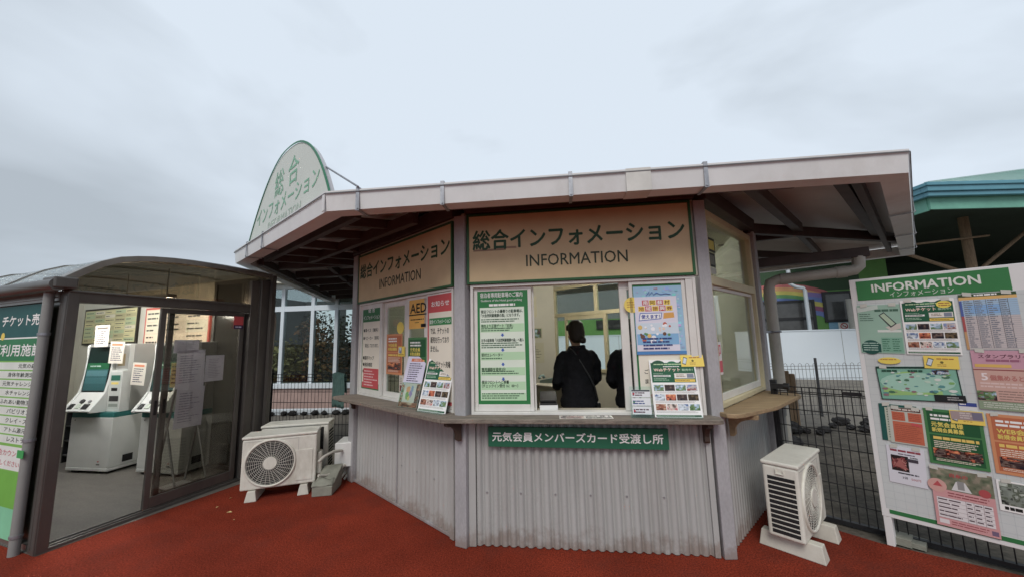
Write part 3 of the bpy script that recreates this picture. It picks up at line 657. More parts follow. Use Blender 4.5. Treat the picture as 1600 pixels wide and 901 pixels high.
# ---- green strip sign under the counter
gs = thing('membership_sign', 'green strip sign with white letters under the front counter', 'sign', F_FRONT @ T((0, -0.006, 0)) @ Matrix.Translation((0.157, 0, 0.756)) @ Matrix.Rotation(R(0.35), 4, 'Y'))
MB().box(0, 1.372, -0.022, 0.0, 0, 0.150, c(18, 104, 74)).build('panel', M_PRINTM, gs, None, 0.002)
m = MB(); m.text('元気会員メンバーズカード受渡し所', 0.034, 0.042, 1.332, 0.112, -0.0232, WHT, 0.022); m.build('lettering', M_PRINT, gs)

# ---- green parking guide in the front left sash
t = thing('parking_guide_panel', 'green and white parking guide panel in the window left of the open counter', 'sign panel', F_FRONT @ T((0.0, 0.034, 0)))
m = MB(); m.box(0.066, 0.500, -0.004, 0.012, 1.05, 2.012, c(24, 128, 62)); m.build('panel', M_PRINT, t)
m = MB(); y = -0.0052
m.text('宿泊者専用駐車場のご案内', 0.095, 1.943, 0.455, 1.985, y, WHT, 0.01); m.text('Guidance of the Hotel guest parking', 0.10, 1.905, 0.45, 1.93, y, WHT); strips(m, 0.17, 1.868, 0.40, 1.892, 1, WHT, y, 3, 0.8, 0.95)
rows = [(1.64, 1.855, True), (1.47, 1.60, False), (1.335, 1.44, True), (1.21, 1.31, True), (1.09, 1.185, True)]
m.rect(0.09, 1.10, 0.466, 1.86, y, c(226, 240, 222))
for i, (z0, z1) in enumerate(((1.655, 1.722), (1.425, 1.49), (1.30, 1.365), (1.185, 1.25), (1.10, 1.16))): m.rect(0.095, z0, 0.462, z1, y - 0.0003, LGR)
y2 = y - 0.0006
for s_, zz, x1 in (('宿泊フロントの最寄りの駐車場は、', 1.815, 0.455), ('「大自然阿蘇健康の森」になります。', 1.782, 0.43), ('現在より正面ゲート「右折」', 1.695, 0.37), ('左手の駐車場「大自然阿蘇健康の森」へ進入', 1.575, 0.458), ('受付エレベーター', 1.455, 0.28), ('専用通路を徒歩3分', 1.338, 0.30), ('宿泊フロントへご到着', 1.235, 0.325), ('（チェックイン受付 16：00～）', 1.205, 0.40)):
    m.text(s_, 0.10, zz - 0.002, x1, zz + 0.026, y2, c(18, 56, 34), 0.022)
for k, (zz, x1, nr) in enumerate(((1.735, 0.45, 2), (1.66, 0.40, 2), (1.52, 0.45, 3), (1.43, 0.30, 1), (1.308, 0.43, 2), (1.112, 0.45, 3))):
    strips(m, 0.10, zz, x1, zz + 0.017 * nr, nr, c(70, 110, 80), y2, 10 + k, 0.5, 0.8)
for zz in (1.628, 1.505, 1.388, 1.27):
    m.rect(0.272, zz, 0.288, zz + 0.014, y2, BLUE); m.poly([(0.264, zz + 0.002), (0.28, zz - 0.014), (0.296, zz + 0.002)], y2, BLUE)
m.build('print', M_PRINT, t)

# ---- right sash of the front: green bordered panel with a blue poster on it
t = thing('welcome_panel', 'cream sign panel with green border behind the blue poster', 'sign panel', F_FRONT @ T((0, 0.030, 0)))
m = MB(); m.box(1.334, 1.745, -0.004, 0.012, 1.032, 2.012, c(22, 116, 56)); m.rect(1.362, 1.05, 1.722, 1.975, -0.0044, CRM)
for s_, zz in (('ございます', 1.30), ('まで', 1.225)): m.text(s_, 1.40, zz, None, zz + 0.035, -0.0052, INK, 0.012)
m.text('総合', 1.40, 1.12, None, 1.15, -0.0052, REDC, 0.01)
m.build('panel', M_PRINT, t)
m = sheet(0.375, 0.535, c(150, 196, 226)); y = -0.0026; rnd = random.Random(5)
for i in range(170):
    a, b = rnd.uniform(0.0, 0.345), rnd.uniform(0.04, 0.51); s_ = rnd.uniform(0.006, 0.02)
    m.rect(a, b, a + s_ * 1.4, b + s_, y - 0.00002 * i, c(rnd.randint(120, 215), rnd.randint(175, 230), rnd.randint(215, 245)))
y = -0.0066
m.tube([(0.10, y, 0.462), (0.125, y, 0.497), (0.12, y, 0.462), (0.145, y, 0.49), (0.155, y, 0.466), (0.18, y, 0.482), (0.21, y, 0.468), (0.25, y, 0.474), (0.285, y, 0.466)], 0.0022, 5, BLUE)
m.text('阿蘇', 0.16, 0.508, None, 0.522, y, REDC); m.rect(0.0, 0.0, 0.375, 0.024, y, c(40, 130, 200))
m.box(0.004, 0.325, -0.0085, -0.0072, 0.026, 0.452, c(228, 224, 240)); y = -0.0089
for i, ch in enumerate('南阿蘇村'): m.rect(0.062 + i * 0.055, 0.385, 0.112 + i * 0.055, 0.425, y, (REDC, YEL)[i % 2]); m.text(ch, 0.068 + i * 0.055, 0.389, 0.106 + i * 0.055, 0.421, y - 0.0004, c(120, 60, 30) if i % 2 else WHT, 0.015)
for i, ch in enumerate('地域振興券'): m.rect(0.03 + i * 0.053, 0.338, 0.079 + i * 0.053, 0.378, y, (YEL, REDC)[i % 2]); m.text(ch, 0.035 + i * 0.053, 0.342, 0.074 + i * 0.053, 0.374, y - 0.0004, c(150, 50, 30) if i % 2 == 0 else WHT, 0.015)
m.poly([(0.028, 0.262), (0.20, 0.275), (0.21, 0.325), (0.04, 0.326)], y, BLUE); m.poly([(0.033, 0.268), (0.195, 0.280), (0.204, 0.320), (0.045, 0.320)], y - 0.0004, WHT); m.text('使えます！', 0.05, 0.279, 0.19, 0.312, y - 0.0008, c(30, 60, 170), 0.03)
m.poly([(0.215, 0.276), (0.30, 0.284), (0.297, 0.325), (0.222, 0.322)], y, c(226, 160, 40))
m.rect(0.008, 0.075, 0.322, 0.20, y, c(120, 180, 226)); m.rect(0.008, 0.16, 0.322, 0.245, y - 0.0003, c(210, 226, 240))
for i in range(26):
    a, b = rnd.uniform(0.03, 0.27), rnd.uniform(0.10, 0.235); disc(m, a, b, rnd.uniform(0.008, 0.018), y - 0.0005 - 0.00003 * i, rnd.choice([c(240, 210, 190), c(200, 90, 60), c(245, 245, 250), c(90, 150, 90), c(230, 190, 90), c(120, 80, 60), c(250, 250, 255)]), n=12)
strips(m, 0.05, 0.034, 0.315, 0.135, 4, c(40, 60, 130), y - 0.0022, 9, 0.5, 0.7)
o = m.build('poster', M_PRINT, None, F_FRONT @ T((1.352, 0.023, 1.448))); tag(o, 'blue poster with white notice on it in the window right of the open counter', 'poster')
m = MB(); m.prism([(0.062 * math.cos(i / 14 * math.pi), 0.062 * math.sin(i / 14 * math.pi)) for i in range(28)], -0.002, 0, c(244, 214, 60)); strips(m, -0.04, -0.025, 0.04, 0.03, 3, c(190, 140, 30), -0.0025, 4, 0.4, 0.8)
o = m.build('round_sticker', M_PRINT, None, F_FRONT @ T((1.337, 0.018, 1.84))); tag(o, 'round yellow sticker overlapping the top corner of the blue poster', 'sticker')

# ---- left window panels
t = thing('rental_guide_panel', 'cream and green rental guide panel at the far end of the window row', 'sign panel', F_LEFT @ T((0, 0.016, 0)))
m = MB(); m.box(0.095, 0.542, -0.004, 0.014, 1.045, 2.018, c(22, 120, 58)); m.rect(0.105, 1.10, 0.532, 1.83, -0.0044, CRM); y = -0.0052
m.text('総 合', 0.24, 1.935, 0.40, 1.985, y, WHT, 0.02); m.text('インフォメーション', 0.12, 1.855, 0.52, 1.905, y, WHT, 0.012)
for s_, zz, x0, x1 in (('●車イス（無料）', 1.715, 0.125, 0.49), ('●ベビーカー（有料）', 1.625, 0.125, 0.51), ('貸出しております。', 1.54, 0.17, 0.50), ('●園内マップ', 1.40, 0.125, 0.40), ('●施設確認', 1.325, 0.125, 0.36), ('●周辺施設', 1.25, 0.125, 0.36), ('ご案内しております。', 1.165, 0.14, 0.50)):
    m.text(s_, x0, zz - 0.055 + 0.05, x1, zz + 0.04, y, INK, 0.012)
m.rect(0.112, 1.062, 0.525, 1.135, y + 0.0005, c(22, 120, 58)); m.rect(0.112, 1.082, 0.515, 1.145, y, REDC)
m.build('panel', M_PRINT, t)
m = MB(); m.box(0.148, 0.515, -0.0060, -0.0046, 1.085, 1.30, REDC); strips(m, 0.165, 1.10, 0.50, 1.285, 6, c(240, 200, 200), -0.0064, 8, 0.4, 0.5); m.build('red_notice', M_PRINT, t)
def member_poster(col, dcol, seed, txt):
    m = sheet(0.33, 0.42, col); y = -0.0024
    m.rect(0.02, 0.235, 0.31, 0.40, y, dcol); m.rect(0.02, 0.02, 0.31, 0.222, y, dcol)
    strips(m, 0.04, 0.33, 0.25, 0.385, 2, WHT, y - 0.0004, seed, 0.55, 0.8)
    m.text(txt[0], 0.04, 0.285, 0.22, 0.322, y - 0.0004, c(236, 214, 70), 0.03); m.text(txt[1], 0.04, 0.245, 0.22, 0.278, y - 0.0004, c(236, 214, 70), 0.03)
    strips(m, 0.04, 0.185, 0.30, 0.215, 1, c(236, 200, 70), y - 0.0004, seed + 1, 0.7, 0.95); strips(m, 0.04, 0.125, 0.29, 0.18, 4, c(236, 220, 200), y - 0.0004, seed + 2, 0.45, 0.8)
    photo(m, 0.03, 0.05, 0.30, 0.12, NIGHT + FLAME, y - 0.0004, seed + 3, 18, 7); strips(m, 0.04, 0.026, 0.29, 0.046, 2, c(236, 220, 200), y - 0.0004, seed + 4, 0.45, 0.8)
    return m
ORC = (c(214, 134, 74), c(190, 92, 28)); GRC = (c(60, 130, 70), c(20, 92, 50))
o = member_poster(*ORC, 21, ('WEB会員', '新規会員募集')).build('poster', M_PRINT, None, F_LEFT @ T((0.66, 0.030, 1.255))); tag(o, 'orange membership poster on the dark glass of the window row', 'poster', 'membership posters')
m = MB(); m.prism([(0.07 * math.cos(i / 12 * math.pi), 0.062 * math.sin(i / 12 * math.pi)) for i in range(24)], -0.002, 0, c(244, 216, 60))
o = m.build('round_sticker', M_PRINT, None, F_LEFT @ T((0.945, 0.029, 1.735))); tag(o, 'round yellow sticker above the orange poster in the window row', 'sticker')
m = sheet(0.13, 0.10, YEL); photo(m, 0.01, 0.03, 0.07, 0.09, [c(120, 130, 160), c(200, 210, 230)], -0.0024, 2, 4, 4); strips(m, 0.01, 0.008, 0.12, 0.026, 1, c(160, 120, 20), -0.0024, 2, 0.5)
o = m.build('phone_notice', M_PRINT, None, F_LEFT @ T((0.915, 0.026, 1.445))); tag(o, 'small yellow notice at the edge of the orange poster in the window row', 'notice')
m = sheet(0.085, 0.17, c(222, 214, 200)); m.rect(0.012, 0.01, 0.073, 0.07, -0.0024, c(120, 40, 36)); strips(m, 0.012, 0.08, 0.075, 0.15, 4, GREY, -0.0024, 7, 0.4)
o = m.build('window_card', M_PRINT, None, F_LEFT @ T((0.93, 0.034, 1.085))); tag(o, 'small white and red card low in the dark sliding window', 'card')
m = sheet(0.315, 0.285, c(244, 180, 26)); y = -0.0024
m.text('AED', 0.025, 0.155, 0.31, 0.245, y, c(28, 26, 20), 0.02); m.rect(0.0, 0.13, 0.315, 0.142, y, c(28, 26, 20)); strips(m, 0.03, 0.075, 0.29, 0.105, 1, c(60, 50, 20), y, 3, 0.35, 0.9); strips(m, 0.11, 0.05, 0.22, 0.07, 1, c(60, 50, 20), y, 4, 0.35); m.rect(0.22, 0.012, 0.305, 0.045, y, c(28, 26, 20))
o = m.build('AED_notice', M_PRINT, None, F_LEFT @ T((1.132, 0.020, 1.715))); o.name = 'first_aid_notice'; tag(o, 'yellow AED notice at the top of the third window panel', 'notice')
o = member_poster(*GRC, 41, ('元気会員', '新規会員募集')).build('poster', M_PRINT, None, F_LEFT @ T((1.125, 0.018, 1.21))); tag(o, 'green membership poster under the yellow AED notice', 'poster', 'membership posters')
t = thing('announcement_panel', 'cream panel with red header at the near end of the window row', 'sign panel', F_LEFT @ T((0, 0.012, 0)))
m = MB(); m.box(1.482, 1.862, -0.004, 0.014, 1.045, 2.012, c(206, 34, 44)); m.rect(1.505, 1.075, 1.862, 1.852, -0.0044, CRM); y = -0.0052
m.text('お知らせ', 1.545, 1.905, 1.82, 1.955, y, WHT, 0.022); m.rect(1.512, 1.735, 1.855, 1.80, y, c(30, 140, 70)); m.text('総合インフォメーション', 1.522, 1.748, 1.845, 1.787, y - 0.0005, WHT, 0.016)
for s_, zz, x1 in (('では、チケットの', 1.665, 1.815), ('販売を行っており', 1.585, 1.815), ('ません。', 1.505, 1.66), ('当場のチケット売場', 1.37, 1.835)): m.text(s_, 1.535 if zz > 1.4 else 1.515, zz - 0.01, x1, zz + 0.045, y, INK, 0.016)
m.build('panel', M_PRINT, t)

# ---- boards standing on the counter
def web_ticket_print(m, w, h, y, seed):
    X = lambda a: a * w; Z = lambda a: a * h
    m.rect(X(.03), Z(.60), X(.97), Z(.95), y, c(12, 96, 62))
    for cx, rr in ((.2, .16), (.5, .13), (.8, .17)):
        m.poly([(X(cx) + X(rr) * math.cos(i / 12 * math.pi), Z(.90) + X(rr) * 0.75 * math.sin(i / 12 * math.pi)) for i in range(13)], y - 0.0003, c(20, 116, 76) if cx == .5 else c(14, 84, 54))
    strips(m, X(.1), Z(.905), X(.86), Z(.94), 1, c(190, 220, 170), y - 0.0006, seed, 0.5, 0.9); strips(m, X(.3), Z(.872), X(.66), Z(.89), 1, WHT, y - 0.0006, seed + 1, 0.8, 0.95)
    m.text('Webチケット', X(.09), Z(.795), X(.66), Z(.855), y - 0.0006, c(250, 214, 196), 0.03); m.text('販売中！', X(.70), Z(.80), X(.93), Z(.84), y - 0.0006, c(190, 226, 190), 0.015)
    m.rect(X(.07), Z(.70), X(.44), Z(.73), y - 0.0006, WHT); strips(m, X(.09), Z(.705), X(.42), Z(.725), 1, c(60, 80, 70), y - 0.0009, seed + 2, 0.6, 0.9)
    strips(m, X(.07), Z(.63), X(.42), Z(.68), 2, c(170, 210, 180), y - 0.0006, seed + 3, 0.4); strips(m, X(.07), Z(.745), X(.4), Z(.765), 1, c(170, 210, 180), y - 0.0006, seed + 6, 0.4)
    m.rect(X(.52), Z(.67), X(.95), Z(.76), y - 0.0006, c(236, 232, 224)); m.rect(X(.79), Z(.68), X(.93), Z(.75), y - 0.0009, c(130, 140, 160)); strips(m, X(.56), Z(.69), X(.77), Z(.745), 2, c(150, 130, 110), y - 0.0009, seed + 4, 0.5)
    m.rect(X(.52), Z(.61), X(.95), Z(.655), y - 0.0006, c(240, 200, 40)); strips(m, X(.55), Z(.62), X(.92), Z(.645), 1, c(150, 120, 30), y - 0.0009, seed + 5, 0.5)
    pals = [LAND, NIGHT, LAND, [c(150, 60, 60), c(200, 190, 190), c(120, 140, 190)], SNOW, FLAME, NIGHT, [c(50, 40, 30), c(110, 90, 60)], FOOD, [c(200, 80, 90), c(220, 200, 190), c(80, 70, 60)], SNOW, LAND]
    k = 0
    for z0 in (.455, .29, .125):
        for i in range(4):
            x0 = .045 + i * .235; photo(m, X(x0), Z(z0), X(x0 + .215), Z(z0 + .105), pals[k], y, seed + k, 9, 6); k += 1
        strips(m, X(.05), Z(z0 - .045), X(.95), Z(z0 - .008), 3, c(150, 140, 140), y, seed + int(z0 * 100), 0.35, 0.9)
    m.rect(X(.03), Z(.02), X(.97), Z(.05), y, c(20, 90, 56)); strips(m, X(.05), Z(.028), X(.95), Z(.044), 1, c(190, 210, 190), y - 0.0003, seed + 9, 0.5)
def tablet(m, w, h, y, x0=0, z0=0):
    """yellow card with a phone drawn on it"""
    m.box(x0, x0 + w, y - 0.002, y, z0, z0 + h, c(244, 212, 46)); m.poly([(x0 + w * a, z0 + h * b) for a, b in ((.05, .25), (.2, .15), (.3, .75), (.14, .85))], y - 0.0024, c(70, 80, 90)); m.poly([(x0 + w * a, z0 + h * b) for a, b in ((.075, .31), (.195, .23), (.275, .69), (.15, .77))], y - 0.0028, c(210, 224, 236))
    strips(m, x0 + w * .38, z0 + h * .7, x0 + w * .95, z0 + h * .85, 1, c(180, 110, 30), y - 0.0024, 5, 0.6); disc(m, x0 + w * .52, z0 + h * .5, h * .1, y - 0.0024, c(120, 110, 40), n=12); strips(m, x0 + w * .38, z0 + h * .15, x0 + w * .66, z0 + h * .38, 2, c(180, 130, 30), y - 0.0024, 6, 0.4)
def easel(name, label, mw, w, h, lean, seed, kind, card=None):
    """upright board leaning back on a clear stand; its foot is on the counter"""
    t = thing(name, label, 'display board', mw, 'display boards standing on the counter')
    tl = mw @ RX(-lean)
    m = MB(); m.box(0, w, -0.004, 0.002, 0.004, h, WHT)
    if kind == 'web': web_ticket_print(m, w, h, -0.0044, seed)
    m.build('board', M_PRINT, t, tl)
    s = MB(); s.box(0.01, w - 0.01, -0.03, -0.006, -0.001, 0.003); s.box(0.01, w - 0.01, -0.031, -0.028, 0.0, 0.022)
    s.add([(0.05, 0.004, 0.0), (w - 0.05, 0.004, 0.0), (w - 0.05, 0.10, 0.0), (0.05, 0.10, 0.0), (0.06, 0.006 + h * 0.55 * math.tan(R(lean)), h * 0.5), (w - 0.06, 0.006 + h * 0.55 * math.tan(R(lean)), h * 0.5)], [(0, 1, 2, 3), (3, 2, 5, 4), (0, 3, 4), (1, 5, 2)])
    s.build('stand', M_ACRYL, t)
    if card:
        m = MB(); tablet(m, 0.165, 0.088, -0.006, card[0], card[1]); m.build('phone_card', M_PRINT, t, tl @ Matrix.Rotation(R(card[2]), 4, 'Y'))
    return t
easel('ticket_board', 'white and green ticket board on the counter in front of the blue poster', F_FRONT @ T((1.43, -0.085, ZC1 + 0.001)) @ RZ(-2), 0.335, 0.425, 14, 60, 'web', (0.235, 0.372, 0))
easel('ticket_board', 'white and green ticket board on the counter under the red header', F_LEFT @ T((1.535, -0.125, ZC1)) @ RZ(9), 0.34, 0.46, 17, 90, 'web', (0.255, 0.385, -4))
# clear holder with two sheets beside the left ticket board
lh_mw = F_LEFT @ T((1.19, -0.125, ZC1)) @ RZ(8)
t = thing('leaflet_stand', 'clear stand with lilac notice above a map leaflet on the counter', 'leaflet stand', lh_mw)
tl = lh_mw @ RX(-15)
m = MB(); m.box(0, 0.27, -0.003, 0.001, 0.225, 0.475, c(218, 214, 238)); y = -0.0034; m.rect(0.06, 0.425, 0.235, 0.455, y, c(216, 104, 40)); m.text('お知らせ', 0.10, 0.431, 0.2, 0.449, y - 0.0004, WHT); strips(m, 0.045, 0.235, 0.235, 0.415, 9, c(60, 50, 90), y, 33, 0.42, 0.55); m.build('notice', M_PRINT, t, tl)
m = MB(); m.box(0.002, 0.268, -0.004, 0.002, 0.004, 0.222, c(214, 206, 196)); y = -0.0044; photo(m, 0.004, 0.006, 0.266, 0.05, FOOD, y, 4, 16, 4); photo(m, 0.004, 0.05, 0.045, 0.218, FOOD + LAND, y, 5, 4, 12); photo(m, 0.215, 0.05, 0.266, 0.218, NIGHT + FOOD, y, 6, 4, 12)
rnd = random.Random(8)
for i, (cx, cz, r, col) in enumerate(((0.11, 0.16, 0.034, c(226, 140, 60)), (0.15, 0.125, 0.03, c(150, 120, 190)), (0.10, 0.11, 0.028, c(120, 170, 80)), (0.16, 0.17, 0.024, c(140, 160, 200)), (0.13, 0.085, 0.02, c(220, 190, 90)))): m.poly([(cx + r * rnd.uniform(.6, 1.2) * math.cos(a / 9 * math.tau), cz + 1.3 * r * rnd.uniform(.6, 1.2) * math.sin(a / 9 * math.tau)) for a in range(9)], y - 0.0002 * (i + 1), col)
m.build('map_leaflet', M_PRINT, t, tl)
s = MB(); s.box(-0.004, 0.274, -0.007, -0.0055, 0.0, 0.23); s.box(-0.004, 0.274, 0.003, 0.0045, 0.0, 0.46); s.build('holder', M_ACRYL, t, tl)
s = MB(); s.box(0.02, 0.25, 0.0, 0.15, -0.0005, 0.0025); s.bar((0.135, 0.13, 0.0), (0.135, 0.085, 0.30), 0.10, 0.003, up=(0, 1, 0)); s.build('foot', M_BLK, t)
# small clear price stand at the right end of the front counter
ps_mw = F_FRONT @ T((1.262, -0.075, ZC1 + 0.001)) @ RZ(-3)
t = thing('card_stand', 'clear stand of small white cards left of the ticket board', 'card stand', ps_mw)
tl = ps_mw @ RX(-8)
m = MB()
for i, (z0, z1) in enumerate(((0.145, 0.20), (0.085, 0.14), (0.022, 0.08))):
    m.box(0.012, 0.148, -0.004, -0.002, z0, z1, c(230, 234, 238)); 
    if i == 0: m.rect(0.014, z1 - 0.012, 0.146, z1 - 0.001, -0.0044, c(60, 66, 76))
    strips(m, 0.02, z0 + 0.008, 0.13, z1 - 0.014, 2, c(90, 60, 80) if i != 1 else c(40, 70, 140), -0.0044, 50 + i, 0.5, 0.6); m.rect(0.02, z0 + 0.02, 0.034, z0 + 0.03, -0.0046, (REDC, c(60, 140, 80), REDC)[i])
m.build('cards', M_PRINT, t, tl)
s = MB(); s.box(0, 0.16, -0.002, 0.001, 0.0, 0.225); s.box(-0.004, 0.164, -0.03, -0.002, 0.0, 0.004); s.box(-0.004, 0.164, -0.032, -0.03, 0.0, 0.028); s.build('holder', M_ACRYL, t, tl)
s = MB(); s.box(0.0, 0.16, 0.0, 0.07, -0.001, 0.002); s.build('foot', M_ACRYL, t)
# leaflets lying on the counter
m = MB(F_FRONT @ T((0.925, -0.075, ZC1 + 0.0025)) @ RZ(2) @ RX(-90)); w, h = 0.40, 0.125
m.box(-0.2, 0.2, -0.001, 0, -0.06, 0.062, c(214, 210, 204)); photo(m, -0.19, -0.05, -0.015, 0.05, [c(150, 60, 70), c(210, 190, 180), c(90, 80, 80), c(225, 220, 214)], -0.0014, 12, 11, 7); photo(m, 0.0, -0.05, 0.19, 0.05, [c(90, 100, 80), c(210, 205, 200), c(60, 60, 60), c(225, 220, 214)], -0.0014, 13, 11, 7)
o = m.build('leaflet', M_PRINT); tag(o, 'open printed leaflet lying on the front counter', 'leaflet')
m = MB(F_FRONT @ T((0.95, 0.12, 0.9735)) @ RX(-90)); m.box(-0.28, 0.28, -0.003, 0, -0.06, 0.06, c(70, 84, 66)); photo(m, -0.27, -0.05, 0.27, 0.05, [c(60, 80, 60), c(120, 130, 110), c(50, 60, 60)], -0.0034, 14, 14, 5)
o = m.build('counter_mat', M_PRINT); tag(o, 'dark green printed mat on the inner ledge of the open window', 'mat')
# window-side ledge objects: box of forms and black tray
bx = thing('form_box', 'white box of forms topped by a black tray inside the open window', 'box', F_FRONT @ T((0.565, 0.10, 0.973)) @ RZ(4))
MB().box(0, 0.15, 0, 0.20, 0, 0.075).build('paper_stack', M_WHITE, bx, None, 0.004)
m = MB(); m.box(0.005, 0.145, 0.005, 0.19, 0.0765, 0.09); m.box(0.01, 0.14, 0.01, 0.19, 0.105, 0.115); m.box(0.015, 0.135, 0.04, 0.19, 0.09, 0.105); m.add([(0.005, 0.02, 0.116), (0.145, 0.02, 0.116), (0.145, 0.19, 0.165), (0.005, 0.19, 0.165), (0.005, 0.19, 0.116), (0.145, 0.19, 0.116)], [(0, 1, 2, 3), (4, 5, 1, 0), (3, 2, 5, 4), (0, 3, 4), (1, 5, 2)]); m.build('tray', M_BLK, bx, None, 0.002)
# ================================================================== NOTICE BOARD ON THE RIGHT
BW, BH0, BH1 = 0.865, 0.205, 2.0
nb = thing('notice_board', 'white free-standing notice board headed INFORMATION covered with posters', 'notice board', F_BOARD)
MB().box(0.0, BW, 0.0, 0.045, BH0, BH1).build('panel', M_WHITE, nb, None, 0.003)
for x in (0.004, BW - 0.05): MB().box(x, x + 0.045, 0.0475, 0.09, 0.0, 1.4).build('leg', M_WHITE, nb, None, 0.003)
for x in (0.004, BW - 0.05): MB().box(x, x + 0.045, 0.002, 0.0465, 0.0, BH0 - 0.001).build('leg', M_WHITE, nb, None, 0.003)
m = MB(); m.box(0.04, 0.792, -0.003, -0.0005, 1.83, 1.981, c(36, 128, 62)); m.text('INFORMATION', 0.13, 1.888, 0.668, 1.948, -0.0045, c(228, 234, 226), 0.026); m.text('インフォメーション', 0.225, 1.840, 0.545, 1.878, -0.0045, c(218, 230, 216), 0.004)
m.build('header', M_PRINT, nb)
m = MB(); m.box(0.045, 0.835, -0.002, -0.0005, 0.235, 0.263, c(30, 120, 60)); m.build('footer_band', M_PRINT, nb)
m = MB(); m.rect(0.03, 0.268, 0.85, 1.828, -0.0008, c(206, 212, 212))
for i in range(16): m.rect(0.03 + i * 0.054, 0.268, 0.0318 + i * 0.054, 1.828, -0.0011, c(188, 196, 198))
for i in range(29): m.rect(0.03, 0.29 + i * 0.054, 0.85, 0.2918 + i * 0.054, -0.0013, c(188, 196, 198))
m.build('gridded_face', M_PRINT, nb)
m = MB(); m.box(-0.02, 0.10, 0.0, 0.14, 0.0, 0.05); m.box(0.04, 0.17, 0.02, 0.18, 0.0, 0.03)
o = m.build('concrete_footing', M_BLOCK, None, F_BOARD @ T((0.03, 0.06, 0.0))); tag(o, 'flat concrete footing block under the near leg of the white board', 'footing')

def on_board(m, x, z, name, label, cat, rot=0, lay=0, group=None):
    if name in ('poster', 'map_poster', 'price_sheet', 'timetable_sheet'):
        xs_ = [v.x for v in m.v]; zs_ = [v.z for v in m.v]; rn = random.Random(int(x * 1000))
        for a in (min(xs_) + 0.02, max(xs_) - 0.06):
            q = rn.uniform(-.004, .004); m.poly([(a, max(zs_) - 0.014 + q), (a + 0.04, max(zs_) - 0.014 - q), (a + 0.04, max(zs_) + 0.012 - q), (a, max(zs_) + 0.012 + q)], -0.0058, c(206, 206, 196))
    o = m.build(name, M_PRINT, None, F_BOARD @ T((x, -0.0035 - 0.0025 * lay, z)) @ Matrix.Rotation(R(rot), 4, 'Y')); tag(o, label, cat, group); return o
G_ = 'posters pinned to the white notice board'
m = sheet(0.24, 0.37, c(150, 190, 170)); y = -0.0026
m.poly([(0.0, 0.355), (0.12, 0.37), (0.12, 0.34), (0.0, 0.315)], y, c(200, 214, 206)); strips(m, 0.10, 0.315, 0.235, 0.34, 1, c(70, 110, 90), y - .0004, 3, 0.7, 0.95); strips(m, 0.01, 0.245, 0.10, 0.31, 4, c(70, 100, 90), y - .0004, 4, 0.3)
m.poly([(0.12, 0.29), (0.15, 0.315), (0.215, 0.225), (0.18, 0.195)], y - .0004, c(60, 66, 70)); m.poly([(0.127, 0.289), (0.15, 0.306), (0.206, 0.226), (0.183, 0.207)], y - .0008, c(176, 200, 170)); m.poly([(0.15, 0.20), (0.235, 0.23), (0.235, 0.19), (0.18, 0.17)], y - .0002, c(206, 200, 190))
m.rect(0.105, 0.16, 0.235, 0.178, y, c(220, 226, 220)); disc(m, 0.0 + 0.06, 0.045, 0.055, y, c(20, 84, 74)); m.rect(0.008, 0.008, 0.115, 0.07, y - .0004, c(20, 84, 74)); strips(m, 0.015, 0.015, 0.105, 0.085, 4, c(180, 214, 200), y - .0008, 5, 0.35, 0.9)
m.rect(0.12, 0.01, 0.235, 0.12, y, c(120, 176, 150)); strips(m, 0.125, 0.015, 0.17, 0.115, 6, c(40, 110, 84), y - .0004, 6, 0.35); strips(m, 0.18, 0.015, 0.23, 0.115, 6, c(40, 110, 84), y - .0004, 7, 0.35)
on_board(m, 0.018, 1.42, 'poster', 'pale green digital map poster at the upper near corner of the white board', 'poster', 1.5, 0, G_)
m = sheet(0.265, 0.395, WHT); web_ticket_print(m, 0.265, 0.395, -0.0026, 130); disc(m, 0.215, 0.355, 0.036, -0.0045, c(244, 222, 44), 0.026); strips(m, 0.19, 0.34, 0.245, 0.37, 2, c(180, 110, 20), -0.0049, 5, 0.5, .9)
on_board(m, 0.268, 1.412, 'poster', 'dark green and white ticket poster under the INFORMATION header', 'poster', 0.6, 1, G_)
m = sheet(0.245, 0.375, c(204, 200, 198)); y = -0.0026; m.rect(0.0, 0.355, 0.245, 0.375, y, c(60, 84, 50)); strips(m, 0.07, 0.358, 0.17, 0.372, 1, WHT, y - .0004, 4, .7, .95); m.rect(0.0, 0.335, 0.245, 0.355, y, c(226, 176, 84))
m.rect(0.01, 0.225, 0.245, 0.335, y, c(160, 196, 226)); m.rect(0.035, 0.24, 0.17, 0.30, y - .0003, c(120, 176, 230)); m.rect(0.01, 0.01, 0.245, 0.225, y, c(206, 196, 196)); m.rect(0.0, 0.225, 0.012, 0.33, y - .0003, c(60, 90, 170)); m.rect(0.0, 0.12, 0.012, 0.225, y - .0003, c(176, 60, 60)); m.rect(0.0, 0.0, 0.012, 0.12, y - .0003, c(200, 150, 90))
for i in range(24): m.rect(0.012, 0.012 + i * 0.0135, 0.245, 0.0132 + i * 0.0135, y - .0005, c(150, 150, 156))
for x in (0.065, 0.115, 0.17, 0.205): m.rect(x, 0.01, x + 0.002, 0.335, y - .0006, c(90, 90, 96))
for k in range(4): strips(m, 0.018 + k * 0.052, 0.012, 0.058 + k * 0.052, 0.334, 24, c(120, 126, 140), y - .0008, 50 + k, 0.4, 0.5)
on_board(m, 0.558, 1.448, 'timetable_sheet', 'striped blue and beige timetable sheet at the far upper side of the board', 'timetable', 0.0, 0, G_)
m = sheet(0.41, 0.245, c(120, 184, 160)); y = -0.0026
for (x0, z0, x1, z1) in ((0, 0, 0.41, 0.006), (0, 0.232, 0.41, 0.245), (0, 0, 0.005, 0.245), (0.405, 0, 0.41, 0.245)): m.rect(x0, z0, x1, z1, y - .0025, c(24, 60, 52))
rnd = random.Random(77)
